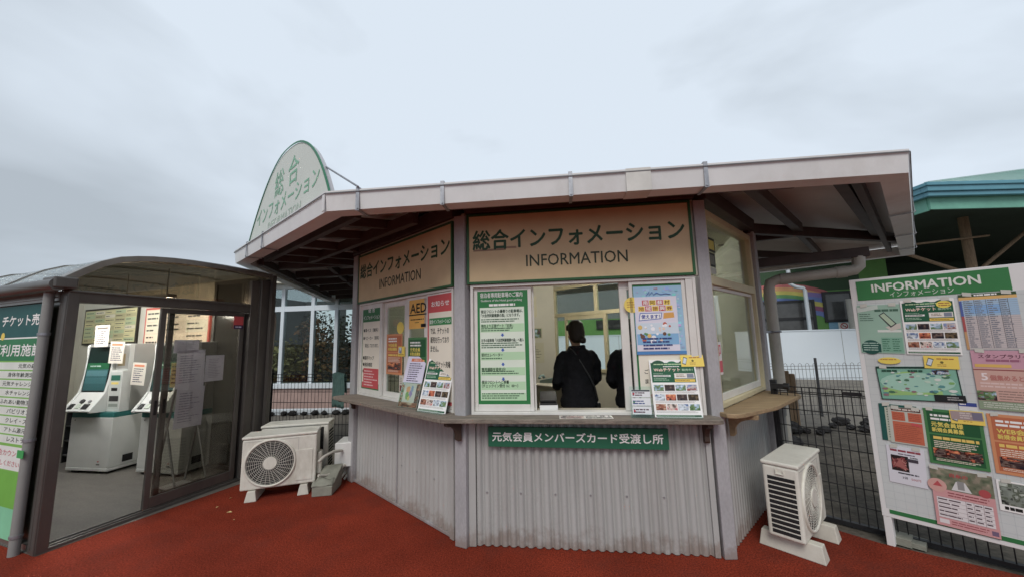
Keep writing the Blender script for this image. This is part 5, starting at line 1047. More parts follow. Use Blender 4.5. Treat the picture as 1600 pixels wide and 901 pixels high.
# ---- ticket machines
def ticket_machine(mw, label):
    w, d = 0.68, 0.46
    t = thing('ticket_machine', label, 'ticket machine', mw, 'ticket machines in the shelter')
    m = MB(); m.box(0.0, w, 0.0, d, 0.075, 0.70); m.box(0.0, w, -0.004, d, 0.035, 0.073); m.build('cabinet', M_KWHITE, t, None, 0.006)
    m = MB()
    for x in (0.05, w - 0.17):
        for yy in (0.03, d - 0.13): m.box(x, x + 0.12, yy, yy + 0.1, 0.003, 0.036)
    m.build('foot', M_BLK, t)
    m = MB(); m.box(0.0, w, 0.004, d, 0.702, 0.765); m.build('trim_band', M_TEAL, t, None, 0.004)
    MB().box(0.005, w - 0.005, 0.17, d, 0.766, 1.655).build('rear_housing', M_KGREY, t, None, 0.01)
    # console with shelf and leaning screen, left part
    side = [(-0.115, 0.775), (-0.125, 0.80), (-0.03, 0.925), (0.03, 1.02), (0.065, 1.2), (0.085, 1.45), (0.075, 1.62), (0.09, 1.655), (0.168, 1.655), (0.168, 0.768), (0.02, 0.768)]
    m = MB(RZ(90) @ Matrix.Scale(-1, 4, (0, 1, 0)))
    m2 = MB()
    for x0, x1 in ((0.0, 0.035), (0.43, 0.465)):
        vs = [(x0, a, b) for a, b in side] + [(x1, a, b) for a, b in side]; q = len(side)
        m2.add(vs, [tuple(range(q))[::-1], tuple(range(q, 2 * q))] + [(i, (i + 1) % q, (i + 1) % q + q, i + q) for i in range(q)])
    m2.build('side_cheek', M_KWHITE, t, None, 0.006)
    m = MB(); vs = []
    inner = [(-0.105, 0.785), (-0.112, 0.80), (-0.02, 0.92), (0.045, 1.02)]
    m.add([(0.036, a, b) for a, b in inner] + [(0.429, a, b) for a, b in inner], [(i, i + 4, i + 5, i + 1) for i in range(3)]); m.add([(0.036, -0.105, 0.785), (0.429, -0.105, 0.785), (0.429, 0.1, 0.77), (0.036, 0.1, 0.77)], [(3, 2, 1, 0)])
    m.build('control_shelf', M_KWHITE, t)
    sl = Matrix.Translation((0, -0.112, 0.80)) @ RX(-38.0)
    m = MB(mw @ sl); yy = -0.002
    for (x0, x1, z0, z1, cc_) in ((0.06, 0.13, 0.03, 0.10, (0.02, 0.02, 0.02)), (0.17, 0.24, 0.04, 0.10, c(196, 206, 190)), (0.28, 0.37, 0.03, 0.10, (0.03, 0.03, 0.03))): m.box(x0, x1, -0.010, yy, z0, z1, cc_)
    m.tube([(0.21, -0.003, 0.135), (0.21, -0.02, 0.135)], 0.03, 12, (0.05, 0.05, 0.05)); m.tube([(0.33, -0.003, 0.135), (0.33, -0.018, 0.135)], 0.02, 12, (0.3, 0.3, 0.3))
    m.build('key_group', M_PRINT, t, Matrix.Identity(4))
    ang = math.degrees(math.atan2(0.05, 0.62)); ss = mw @ Matrix.Translation((0, 0.045, 1.02)) @ RX(-ang)
    m = MB(); m.box(0.036, 0.429, 0.0, 0.04, 0.0, 0.60, (0.015, 0.02, 0.022)); m.rect(0.05, 0.02, 0.415, 0.30, -0.001, c(70, 128, 140)); m.rect(0.05, 0.30, 0.415, 0.385, -0.001, c(28, 128, 80)); m.rect(0.05, 0.385, 0.415, 0.58, -0.001, c(26, 48, 48))
    strips(m, 0.10, 0.325, 0.30, 0.36, 1, WHT, -0.0014, 4, .5, .9); m.rect(0.06, 0.21, 0.405, 0.285, -0.0014, c(110, 160, 176)); m.rect(0.06, 0.11, 0.405, 0.19, -0.0014, c(84, 142, 156))
    sc_ = m.build('screen', M_PRINT, t, ss); MB().box(0.04, 0.425, -0.006, -0.003, 0.01, 0.59).build('screen_glass', M_GLASS, sc_, ss)
    # money column, right part
    m = MB(); m.box(0.468, w, 0.055, 0.169, 0.766, 1.30); m.box(0.468, w, 0.11, 0.169, 1.302, 1.655); m.build('payment_column', M_KWHITE, t, None, 0.006)
    m = MB(); yy = 0.054
    m.rect(0.485, 0.80, w - 0.015, 1.28, yy, c(206, 210, 204)); m.rect(0.50, 1.17, w - 0.03, 1.24, yy - .001, c(40, 110, 90)); m.rect(0.51, 1.12, w - 0.05, 1.15, yy - .001, c(240, 216, 90)); m.rect(0.52, 1.035, w - 0.06, 1.075, yy - .001, (0.02, 0.02, 0.02)); m.rect(0.50, 0.90, w - 0.03, 0.97, yy - .001, (0.04, 0.04, 0.04)); m.rect(0.50, 0.83, w - 0.03, 0.87, yy - .001, c(150, 160, 150))
    m.rect(0.50, 1.36, 0.62, 1.52, 0.109, c(216, 196, 150)); photo(m, 0.505, 1.40, 0.56, 1.515, NIGHT + FOOD, 0.1085, 5, 4, 5)
    m.build('slot_panel', M_PRINT, t)
    m = MB(); m.rect(w * 0.72, 0.11, w * 0.80, 0.125, -0.0012, (0.1, 0.1, 0.1)); m.poly([(w * 0.73, 0.16), (w * 0.76, 0.14), (w * 0.79, 0.16)], -0.0012, c(190, 70, 60)); m.rect(0.06, 0.66, 0.075, 0.675, -0.0012, (0.03, 0.03, 0.03))
    m.build('door_mark', M_PRINT, t)
    m = MB(); m.add([(w + 0.0012, 0.15, 0.11), (w + 0.0012, 0.27, 0.11), (w + 0.0012, 0.27, 0.20), (w + 0.0012, 0.15, 0.20)], [(0, 1, 2, 3)]); m.build('vent_grille', M_DARK, t)
    return t
k1 = FR(-5.905, 5.155, -9.5); k2 = FR(-4.845, 5.02, -12.5)
ticket_machine(k1, 'white ticket machine with teal screen in the open shelter doorway')
ticket_machine(k2, 'white ticket machine behind the sliding door stiles and taped sheets')
def note(x, y, z, mw, label, rot, head):
    m = sheet(0.235, 0.29, c(230, 222, 208)); m.rect(0.03, 0.235, 0.205, 0.262, -0.0026, c(222, 120, 60) if head else c(120, 110, 100)); strips(m, 0.03, 0.03, 0.21, 0.22, 7, c(80, 70, 90), -0.0026, int(x * 100) % 97, .4, .6)
    o = m.build('instruction_sheet', M_PRINT, None, mw @ T((x, y, z)) @ Matrix.Rotation(R(rot), 4, 'Y')); tag(o, label, 'notice', 'instruction sheets on the ticket machines')
note(0.44, 0.04, 1.40, k1, 'instruction sheet with orange heading at the top of the doorway machine', 2, True)
note(0.20, 0.02, 1.62, k1, 'plain instruction sheet standing above the screen of the doorway machine', -1, False)
note(-0.20, -0.03, 1.12, k2, 'instruction sheet with orange heading on the near edge of the machine behind the door', 3, True)
# brochure rack in the corner
br = thing('brochure_rack', 'dark brochure rack with small posters left of the doorway machine', 'rack', F_SIDE @ T((-3.35, 1.35, 0)))
m = MB(); m.box(0, 0.62, 0.3, 0.34, 0, 1.55); m.box(0, 0.02, 0, 0.3, 0, 0.75); m.box(0.60, 0.62, 0, 0.3, 0, 0.75)
for z in (0.1, 0.3, 0.5, 0.72): m.box(0.02, 0.60, 0.0, 0.3, z, z + 0.015)
m.build('shelf_frame', M_BLK, br)
m = MB(); photo(m, 0.02, 1.15, 0.3, 1.52, FOOD + FLAME, 0.298, 3, 8, 8); photo(m, 0.32, 1.15, 0.6, 1.52, LAND, 0.298, 4, 8, 8); photo(m, 0.02, 0.8, 0.6, 1.12, FOOD + LAND, 0.298, 5, 14, 8); m.build('leaflets', M_PRINT, br)
# folding stand behind the glass
fs_ = thing('folding_stand', 'folding aluminium stand behind the taped sheets on the glass door', 'stand', F_SIDE @ T((-0.62, 1.05, 0)))
m = MB()
for yy in (0.0, 0.3): m.tube([(0.0, yy, 0.0), (0.28, yy, 1.25)], 0.012, 6); m.tube([(0.42, yy, 0.0), (0.14, yy, 0.75)], 0.012, 6)
m.tube([(0.28, 0, 1.25), (0.28, 0.3, 1.25)], 0.012, 6); m.tube([(0, 0, 0.02), (0, 0.3, 0.02)], 0.012, 6); m.tube([(0.0, 0, 0.03), (0.42, 0, 0.03)], 0.012, 6); m.build('frame', M_ALUM, fs_)
m = MB(); m.box(0.02, 0.40, 0.02, 0.28, 0.04, 0.055); m.build('tray', M_ALUM, fs_)
m = MB(); m.box(0.17, 0.36, -0.02, -0.014, 1.15, 1.42, c(236, 214, 120)); strips(m, 0.19, 1.18, 0.34, 1.40, 5, c(120, 100, 40), -0.0205, 4, .4); m.build('yellow_notice', M_PRINT, fs_)
# sheets taped to the glass
SG = 'sheets taped to the shelter door glass'
for (u0, z0, w, h, rot, col, lab, lay) in ((0.885, 1.155, 0.275, 0.40, -1.0, c(232, 230, 246), 'upper large lilac-grey sheet taped inside the sliding door glass', 0), (0.90, 0.745, 0.27, 0.42, 1.2, c(226, 225, 242), 'lower large lilac-grey sheet taped inside the sliding door glass', 1), (1.165, 1.20, 0.20, 0.29, 0, c(228, 228, 236), 'smaller grey sheet beside the upper large sheet on the door glass', 2), (0.842, 1.53, 0.24, 0.14, 0.5, c(240, 230, 204), 'cream landscape sheet at the top of the taped door sheets', 3)):
    m = MB(); m.box(0, w, 0, 0.0015, 0, h, col); strips(m, 0.04, h * 0.25, w - 0.04, h * 0.75, 5, tuple(v * 0.8 for v in col), -0.0004, lay, .3, .5)
    for a in (0.0, w - 0.03): m.rect(a, h - 0.02, a + 0.03, h, -0.0005, tuple(v * 0.85 for v in col))
    st_ = MB(); strips(st_, 0.03, h * .12, w - 0.03, h * .88, 12, c(150, 150, 168), -0.0006, lay + 3, .25, .45)
    o = m.build('taped_sheet', M_PAPER, None, F_GATE @ T((u0, 0.0515 - 0.003 + 0.0025 * (lay % 2), z0)) @ Matrix.Rotation(R(rot), 4, 'Y')); tag(o, lab, 'sheet', SG); st_.build('faint_print', M_PRINT, o)
m = MB(); m.box(0, 0.115, -0.002, 0, 0, 0.15, c(206, 24, 40)); m.rect(0.0, 0.0, 0.115, 0.045, -0.0024, c(60, 40, 80)); strips(m, 0.02, 0.01, 0.1, 0.035, 1, c(200, 200, 230), -0.0028, 3, .6, .9)
o = m.build('door_sticker', M_PRINT, None, F_GATE @ T((1.425, 0.020, 1.795))); tag(o, 'red and dark sticker at the top corner of the sliding door', 'sticker')

# ================================================================== FENCES
def mesh_fence(name, label, mw, L, z0, z1, px, pz, posts, mat, r=0.0032, loops=False, doubles=()):
    t = thing(name, label, 'fence', mw); m = MB()
    nx = int(L / px)
    for i in range(nx + 1): m.tube([(i * px, 0, z0), (i * px, 0, z1)], r, 4, None, False)
    zs = [z0 + k * pz for k in range(int((z1 - z0) / pz) + 1)] + [z1] + list(doubles)
    for z in zs: m.tube([(0, -r * 1.8, z), (L, -r * 1.8, z)], r * 1.15, 4, None, False)
    if loops:
        for i in range(int(nx / 2)):
            x0 = i * 2 * px; m.tube([(x0, 0, z1), (x0 + px * .1, 0, z1 + 0.035), (x0 + px * .5, 0, z1 + 0.055), (x0 + px * .9, 0, z1 + 0.035), (x0 + px, 0, z1)], r, 4, None, False)
    m.build('wire_panel', mat, t)
    for x, h, w in posts: 
        MB().box(x - w / 2, x + w / 2, 0.012, 0.012 + w, -0.02, h).build('post', mat, t, None, 0.003)
    return t
f = mesh_fence('mesh_fence', 'black welded mesh fence between the tan counter and the white board', FR(2.44, 3.64, -47), 2.35, 0.03, 1.10, 0.055, 0.145, [(0.0, 1.15, 0.05), (1.9, 1.15, 0.05)], M_BLK, 0.0036, doubles=(1.06,))
m = MB(); m.box(-0.02, 2.35, -0.01, 0.03, 0.0, 0.035); m.build('bottom_rail', M_BLK, f)
m = MB(); m.box(-0.01, 0.11, -0.03, 0.0, 1.075, 1.12); m.tube([(0.09, -0.015, 1.10), (0.13, -0.015, 1.10)], 0.03, 8); m.box(0.50, 0.62, -0.022, -0.006, 1.055, 1.085); m.build('latch', M_BLK, f)
f = mesh_fence('mesh_fence', 'black welded mesh fence behind the outdoor units', FR(-3.93, 6.12, -9.5), 2.6, 0.05, 1.12, 0.06, 0.16, [(0.0, 1.2, 0.06)], M_BLK, 0.004, doubles=(1.07,))
m = MB(); m.box(-0.06, 0.0, -0.03, 0.0, 1.08, 1.13); m.box(0.03, 0.10, -0.03, 0.0, 1.12, 1.16); m.box(1.62, 1.72, -0.03, 0.0, 1.09, 1.13); m.build('bracket', M_BLK, f)
mesh_fence('loop_top_fence', 'thin loop-top wire fence in front of the white hoarding', FR(3.6, 7.72, -8), 5.0, 0.02, 0.93, 0.065, 0.17, [(2.28, 1.08, 0.035)], pm('dark_grey_wire', (0.07, 0.07, 0.075), 0.5), 0.0035, True)
# towel on the fence
m = MB(FR(-3.93, 6.12, -9.5) @ T((1.13, 0.0, 0))); vs = []; nx, nz_ = 22, 14
prof = [(-0.025, 0.62)] + [(-0.03 - 0.004 * math.sin(k), 0.62 + (1.12 - 0.62) * k / 8) for k in range(1, 9)] + [(-0.01, 1.135), (0.01, 1.135), (0.022, 1.11), (0.026, 0.98), (0.026, 0.84)]
for j, (yy, zz) in enumerate(prof):
    for i in range(nx + 1):
        x = i / nx; a = 0.5 + 0.5 * min(1, (1.14 - zz) / 0.3); vs.append((0.23 * (0.10 + 0.8 * x + 0.1 * x * a), yy + 0.014 * math.sin(x * 19 + zz * 2) * a * (1 if yy < 0 else -1) - (0.014 * a if yy < 0 else -0.014 * a), zz + 0.012 * math.sin(x * 5)))
m.add(vs, [(j * (nx + 1) + i, j * (nx + 1) + i + 1, (j + 1) * (nx + 1) + i + 1, (j + 1) * (nx + 1) + i) for j in range(len(prof) - 1) for i in range(nx)], None, True)
o = m.build('towel', M_TOWEL); s_ = o.modifiers.new('thickness', 'SOLIDIFY'); s_.thickness = 0.005; tag(o, 'pale green towel hung over the black mesh fence', 'towel')

# ================================================================== CONSERVATORY BEHIND
F_CON = FR(-8.2, 9.72, -7.5)
cv = thing('conservatory', 'glazed building with white window frames above a low pink wall', 'building', F_CON)
LC = 9.0
MB().box(0, LC, 0.0, 0.2, -0.02, 0.52).build('base_wall', M_PINK, cv)
MB().box(0, LC, -0.05, 0.22, 0.522, 0.64).build('sill', M_HOARD, cv, None, 0.01)
m = MB(); xs = [0.05, 0.9, 1.62, 2.44, 3.26, 3.90, 4.52, 5.2, 5.9, 6.6, 7.3, 8.0, 8.9]
for x in xs: m.box(x - 0.045, x + 0.045, 0.0, 0.09, 0.64, 3.05)
m.box(0, LC, 0.004, 0.086, 2.40, 2.53); m.box(0, LC, 0.004, 0.10, 2.97, 3.08); m.build('window_frame', M_HOARD, cv, None, 0.004)
for a, b in zip(xs[:-1], xs[1:]):
    MB().box(a + 0.04, b - 0.04, 0.04, 0.046, 0.64, 2.98).build('pane', M_GLASSC, cv)
m = MB(); m.box(-0.3, LC + 0.3, -0.35, 0.4, 3.085, 3.16); m.box(-0.3, LC + 0.3, -0.36, -0.34, 3.06, 3.32); m.build('roof_edge', M_CREAM, cv); MB().box(-0.3, LC + 0.3, 0.4, 4.2, 3.12, 3.14).build('roof', M_POLY, cv)
M_DW = pm('dark_grey_interior', (0.14, 0.14, 0.135), 0.8)
m = MB(); m.box(0, LC, 4.0, 4.1, 0, 1.6); m.box(0, LC, 4.0, 4.1, 2.85, 3.1)
for x in (0.0, 1.3, 2.6, 4.0, 5.3, 6.6, 8.0): m.box(x, x + 0.35, 4.0, 4.1, 1.6, 2.85)
m.box(0, 0.1, 0.3, 4.0, 0, 3.1); m.box(LC - 0.1, LC, 0.3, 4.0, 0, 3.1); m.build('rear_wall', M_DW, cv)
MB().box(0, LC, 0.2, 4.0, 0.0, 0.03).build('planting_floor', M_EARTH, cv)
def leaves(m, cx, cy, cz, rx, ry, rz, n, s, pal, rnd, droop=0.0, slim=0.35):
    for i in range(n):
        while True:
            p = Vector((rnd.uniform(-1, 1), rnd.uniform(-1, 1), rnd.uniform(-1, 1)))
            if 0.25 < p.length < 1: break
        p = Vector((cx + p.x * rx, cy + p.y * ry, cz + p.z * rz)); a = rnd.uniform(0, math.tau)
        d = Vector((math.cos(a), math.sin(a), rnd.uniform(-1.2, 0.6) - droop)).normalized() * s * rnd.uniform(.6, 1.4); w = d.cross(Vector((rnd.uniform(-1, 1), rnd.uniform(-1, 1), 1))).normalized() * s * slim
        b = rnd.uniform(.6, 1.35); col = tuple(min(1, v * b) for v in rnd.choice(pal)); m.add([p, p + d * .5 + w, p + d, p + d * .5 - w], [(0, 1, 2, 3)], col)
rnd = random.Random(11)
OLV = [(0.5, 0.4, 0.14), (0.6, 0.5, 0.2), (0.35, 0.3, 0.1)]; RUS = [(0.55, 0.22, 0.08), (0.6, 0.3, 0.12), (0.25, 0.15, 0.07)]; DKG = [(0.06, 0.085, 0.035), (0.09, 0.11, 0.05), (0.12, 0.085, 0.045)]; PAL_ = [(0.5, 0.42, 0.2), (0.4, 0.33, 0.15)]
def plant(name, label, x, y, hgt, blobs):
    t = thing(name, label, 'plant', F_CON @ T((x, y, 0.03)), 'plants inside the conservatory'); m = MB()
    for k in range(5): a = k * 1.3; m.tube([(0.05 * math.cos(a), 0.05 * math.sin(a), 0), (0.12 * math.cos(a), 0.12 * math.sin(a), hgt * .45), (0.32 * math.cos(a + .4), 0.32 * math.sin(a + .4), hgt * .85)], [0.028, 0.02, 0.008], 6)
    m.build('stem', M_BRKT, t); m = MB()
    for b in blobs: leaves(m, *b, rnd)
    m.build('foliage', M_LEAF, t)
plant('feathery_shrub', 'olive yellow feathery shrub behind the first conservatory panes', 2.08, 0.6, 1.6, [(0, 0, 1.15, .55, .4, .55, 420, .16, OLV), (-.1, 0, .7, .6, .4, .5, 300, .16, OLV)])
plant('dry_tree', 'rust-leaved dry tree near the middle of the conservatory', 2.75, 0.75, 2.3, [(0, 0, 1.9, .35, .4, .4, 160, .13, RUS), (.3, 0, 1.3, .5, .4, .6, 220, .12, RUS), (.1, 0, .7, .5, .4, .5, 160, .12, RUS + OLV)])
plant('evergreen_tree', 'dark evergreen tree at the right of the conservatory', 3.6, 1.7, 2.7, [(0, 0, 1.7, .75, .6, .8, 650, .12, DKG), (-.2, 0, .9, .7, .5, .6, 420, .12, DKG + RUS), (.2, -.2, .6, .4, .3, .3, 90, .1, PAL_)])
plant('evergreen_tree', 'dark evergreen tree beside the rearmost conservatory glass', 4.6, 1.4, 2.7, [(0, 0, 1.6, .7, .6, .9, 500, .12, DKG + RUS), (0, 0, .8, .6, .5, .6, 300, .12, RUS + DKG)])
plant('evergreen_tree', 'dark evergreen tree above the olive feathery shrub', 1.9, 2.3, 2.8, [(0, 0, 1.9, .7, .6, .7, 420, .12, DKG), (.5, 0, 1.3, .7, .6, .8, 300, .12, DKG)])
# white kerb with a row of black stones
kb = MB(FR(-5.9, 8.92, -2)); kb.box(0, 3.2, 0, 0.14, -0.02, 0.10); o = kb.build('garden_kerb', M_HOARD, None, None, 0.01); tag(o, 'low white kerb along the gravel below the pink wall', 'kerb')
def rock(x, y, r, seed, z=0.0, flat=0.7):
    rn = random.Random(seed); m = MB(); n1, n2 = 7, 10; vs = []
    for i in range(n1 + 1):
        for j in range(n2):
            a = math.pi * i / n1; b = math.tau * j / n2; q = r * (rn.uniform(.75, 1.2) if 0 < i < n1 else 1)
            vs.append((q * math.sin(a) * math.cos(b) * 1.25, q * math.sin(a) * math.sin(b), q * math.cos(a) * flat))
    m.add(vs, [(i * n2 + j, (i + 1) * n2 + j, (i + 1) * n2 + (j + 1) % n2, i * n2 + (j + 1) % n2) for i in range(n1) for j in range(n2)])
    return m.build('rock', M_ROCK, None, FR(x, y, seed * 47, z + r * flat * 0.62))
for k in range(13):
    rn = random.Random(200 + k); tag(rock(-5.75 + k * 0.24 + rn.uniform(-.03, .03), 8.80, rn.uniform(.055, .085), 200 + k, 0.0), 'black stone in the row along the low white kerb', 'rock', 'black stones along the white kerb')
rn = random.Random(9)
for k in range(30):
    t_ = rn.random(); x = 4.2 + t_ * 2.8; y = 6.35 + rn.uniform(-.28, .3) + 0.25 * t_; r = rn.uniform(.05, .14)
    tag(rock(x, y, r, 300 + k, 0.0), 'rough black rock in the rubble line below the white hoarding', 'rock', 'black rocks below the hoarding')
for k, (x, y, r) in enumerate(((3.42, 5.05, .13), (3.62, 5.25, .11), (3.30, 4.85, .10), (3.75, 5.45, .15), (3.95, 5.6, .12))):
    tag(rock(x, y, r, 400 + k), 'rough black rock on the soil just behind the thick beige pipe', 'rock', 'black rocks behind the beige pipe')
g = MB(); g.add([(x, y, -0.012) for x, y in ((2.15, 4.0), (2.36, 3.44), (2.68, 3.02), (4.2, 1.5), (9.5, 1.0), (9.0, 6.0), (6.5, 6.6), (4.3, 6.7), (3.2, 5.6))], [tuple(range(9))])
structure(g.build('soil_path', pm('damp_dark_soil', (0.105, 0.092, 0.074), 0.95, 0.4, 3.0, 0.8, 25, dirt=0.6, dirtcol=(0.05, 0.045, 0.035), fine=0.3)))
# timber stake and grey bollard
m = MB(FR(4.70, 6.62, -30)); m.box(-0.07, 0.03, -0.05, 0.05, -0.02, 0.93); m.box(0.036, 0.11, -0.04, 0.06, -0.02, 0.88); o = m.build('timber_stake', M_STAKE, None, None, 0.01); tag(o, 'pair of weathered timber stakes behind the black mesh fence', 'stake')
m = MB(FR(4.62, 4.72, -20)); m.box(-0.06, 0.06, -0.05, 0.05, -0.02, 0.92); o = m.build('concrete_bollard', M_BLOCK, None, None, 0.012); tag(o, 'grey square bollard behind the near edge of the white board', 'bollard')

# ================================================================== WHITE HOARDING AND MURAL BUILDING
F_H = FR(8.9, 13.46, -22)
hd = thing('white_hoarding', 'long plain white hoarding in front of the rainbow building', 'hoarding', F_H)
m = MB(); m.box(-13, 7, 0, 0.05, -0.02, 1.60); m.box(-13, 7, -0.02, 0.07, 1.602, 1.64); m.build('panel', M_HOARD, hd); m = MB(); [m.box(x, x + 0.012, -0.004, 0.0, 0.0, 1.6) for x in [-12.2 + 1.8 * i for i in range(11)]]; m.build('panel_joint', M_PIPEG, hd)
F_M = FR(9.3, 14.6, -22)
mu = thing('mural_building', 'green building painted with rainbow arcs behind the white hoarding', 'building', F_M)
m = MB(); y = 0
m.box(-14, 4.2, 0, 0.3, -0.02, 4.6, c(92, 150, 62))
m.rect(-14, 2.35, -2.2, 4.6, -0.002, c(120, 126, 124)); m.rect(-2.2, 3.05, 3.4, 4.6, -0.002, c(50, 80, 50))
def arc(cx, cz, r0, cols, dr, a0, a1, y0):
    for k, col in enumerate(cols):
        r = r0 - k * dr
        for i in range(28):
            p, q = a0 + (a1 - a0) * i / 28, a0 + (a1 - a0) * (i + 1) / 28
            m.add([(cx + r * math.cos(R(p)), y0, cz + r * math.sin(R(p)) * .8), (cx + r * math.cos(R(q)), y0, cz + r * math.sin(R(q)) * .8), (cx + (r - dr) * math.cos(R(q)), y0, cz + (r - dr) * math.sin(R(q)) * .8), (cx + (r - dr) * math.cos(R(p)), y0, cz + (r - dr) * math.sin(R(p)) * .8)], [(3, 2, 1, 0)], col)
RB = [c(190, 90, 90), c(206, 150, 90), c(200, 190, 80), c(90, 150, 90), c(80, 110, 170), c(86, 110, 190)]
arc(0.9, 1.2, 2.75, RB, 0.17, 0, 180, -0.004); arc(1.2, 0.2, 3.6, [c(130, 110, 180), c(90, 120, 190), c(200, 190, 80), c(150, 80, 120), c(96, 120, 190)], 0.2, 15, 80, -0.006)
m.build('painted_wall', M_PRINTM, mu)
for (x0, x1, z0, z1) in ((-0.5, 2.0, 1.0, 2.75), (2.25, 3.15, 1.9, 3.0), (-6.0, -1.2, 1.9, 2.3)):
    fo = frame_box(MB(), x0, x1, z0, z1, 0.09, -0.06, -0.008).build('window_frame', M_BLK, mu)
    m = MB(); m.box(x0 + 0.085, x1 - 0.085, -0.03, -0.02, z0 + 0.085, z1 - 0.085); m.build('pane', pm('grey_reflecting_glass', (0.09, 0.09, 0.09), 0.1, 0.3, 2), fo)
    if x1 - x0 > 2: m = MB(); [m.box(x, x + 0.12, -0.064, -0.01, z0 + 0.09, z1 - 0.09) for x in (x0 + 0.62, )]; m.box(x0 + 0.09, x1 - 0.09, -0.062, -0.012, z0 + (z1 - z0) * .58, z0 + (z1 - z0) * .58 + 0.1); m.build('mullion', M_BLK, fo)
m = MB(); m.box(2.35, 3.1, -0.02, -0.009, 1.60, 1.9, c(110, 160, 190)); m.rect(2.62, 1.62, 2.95, 1.88, -0.021, c(230, 226, 220)); disc(m, 2.785, 1.75, 0.11, -0.022, c(190, 50, 50)); disc(m, 2.785, 1.75, 0.08, -0.023, c(230, 226, 220)); m.poly([(2.70, 1.81), (2.72, 1.83), (2.87, 1.69), (2.85, 1.67)], -0.024, c(190, 50, 50)); m.rect(2.73, 1.74, 2.84, 1.76, -0.0236, INK); m.build('no_smoking_sign', M_PRINT, mu)
m = MB(FR(11.75, 12.95, 0)); m.tube([(0, 0, -0.02), (0, 0, 2.62)], 0.17, 20); m.tube([(0, 0, 2.62), (0, 0, 2.66)], 0.18, 20); o = m.build('concrete_column', M_COLC); tag(o, 'round concrete column in front of the mural window', 'column')
m = MB(); m.tube([(10.15, 13.6, 4.0), (10.15, 13.6, 3.32), (10.35, 13.6, 3.2), (10.62, 13.6, 3.15), (10.68, 13.6, 3.05), (10.68, 13.6, -0.02)], 0.065, 10); o = m.build('downpipe', M_HOARD); tag(o, 'slim white stepped downpipe beside the round concrete column', 'pipe')

# ================================================================== TURQUOISE ROOFED PAVILION ON THE RIGHT
pv = thing('pavilion', 'open pavilion with turquoise hip roof, blue gutter and mint fascia', 'pavilion', FR(10.42, 9.0, 0))
LX, LY = 20.0, 9.0; ze, zf = 4.79, 4.50
m = MB(); ap = LX / 2; rise = 2.2
A_ = Vector((10.0, 5.2, 7.72)); LY2 = 10.6; cs4 = [Vector((-0.18, -0.18, 5.12)), Vector((LX, -0.18, 5.12)), Vector((LX, LY2, 5.12)), Vector((-0.18, LY2, 5.12))]
m.add(cs4 + [A_], [(0, 1, 4), (1, 2, 4), (2, 3, 4), (3, 0, 4)])
m.build('roof', M_TURQ, pv)
m = MB()
for k in range(44):
    x = 0.28 + k * 0.45; e = Vector((x, -0.17, 5.125)); t0 = min(1.0, (x + 0.18) / 10.18, (LX - x) / (LX - 10.0)); m.bar(e, e + (A_ - Vector((10.0, -0.18, 5.12))) * t0, 0.025, 0.03)
m.bar(cs4[0], A_, 0.09, 0.05)
m.build('seam_rib', M_TURQ, pv)
m = MB(); m.box(-0.22, LX, -0.22, -0.05, 4.90, 5.105); m.box(-0.26, LX, -0.26, -0.222, 5.03, 5.115); m.box(-0.26, -0.222, -0.22, LY, 5.03, 5.115); m.box(-0.22, -0.05, -0.05, LY, 4.90, 5.105); m.box(-0.17, LX, -0.17, -0.05, ze, 4.898); m.box(-0.17, -0.05, -0.05, LY, ze, 4.898); m.build('gutter', M_TBLUE, pv, None, 0.01)
m = MB(); m.box(0.0, LX, -0.02, 0.04, zf, ze + 0.05); m.box(-0.02, 0.04, 0.041, LY, zf - 0.02, ze + 0.05); m.build('fascia', M_MINT, pv)
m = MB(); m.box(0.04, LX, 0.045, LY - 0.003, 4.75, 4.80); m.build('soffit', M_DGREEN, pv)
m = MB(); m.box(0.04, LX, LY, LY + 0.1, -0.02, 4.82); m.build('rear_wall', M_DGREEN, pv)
for x, yy in ((2.75, 1.6), (7.5, 1.6)):
    q = MB().tube([(x, yy, -0.02), (x, yy, 4.75)], 0.11, 14).build('post', M_STAKE, pv)
    m = MB(); m.tube([(x, yy, 3.05), (x - 1.9, yy, 3.75), (x - 1.95, yy, 4.7)], 0.05, 8); m.tube([(x, yy, 3.05), (x + 1.9, yy, 4.4), (x + 2.2, yy, 4.74)], 0.05, 8); m.tube([(x - 1.7, yy - .2, 3.95), (x + 0.4, yy - .2, 4.15)], 0.03, 8); m.build('brace', M_STAKE, q)

# ================================================================== BOOTH INTERIOR THINGS
dk = thing('service_desk', 'small beige desk with telephone inside the booth', 'desk', FR(0.22, 5.6, -48))
MB().box(0, 0.62, 0, 0.6, 0.90, 0.935).build('desk_top', M_DESK, dk, None, 0.005)
m = MB(); m.box(0.03, 0.59, 0.03, 0.57, 0.17, 0.90); m.build('pedestal', M_DESK, dk)
ph = thing('telephone', 'grey-green desk telephone with handset on the beige desk', 'telephone', FR(0.38, 5.72, -30, 0.936))
m = MB(); m.prism([(0, 0), (0.2, 0), (0.2, 0.07), (0.0, 0.035)], 0, 0.2); m.build('base', M_PHONE, ph, None, 0.01)
m = MB(); m.tube([(-0.02, 0.03, 0.06), (-0.02, 0.06, 0.09), (-0.02, 0.16, 0.09), (-0.02, 0.19, 0.06)], [0.026, 0.018, 0.018, 0.026], 8); m.build('handset', M_PHONE, ph)
mt = F_BACK
F_BL = FR(-1.1, 7.5, 7.3)
IG = 'papers pinned to the booth back wall'
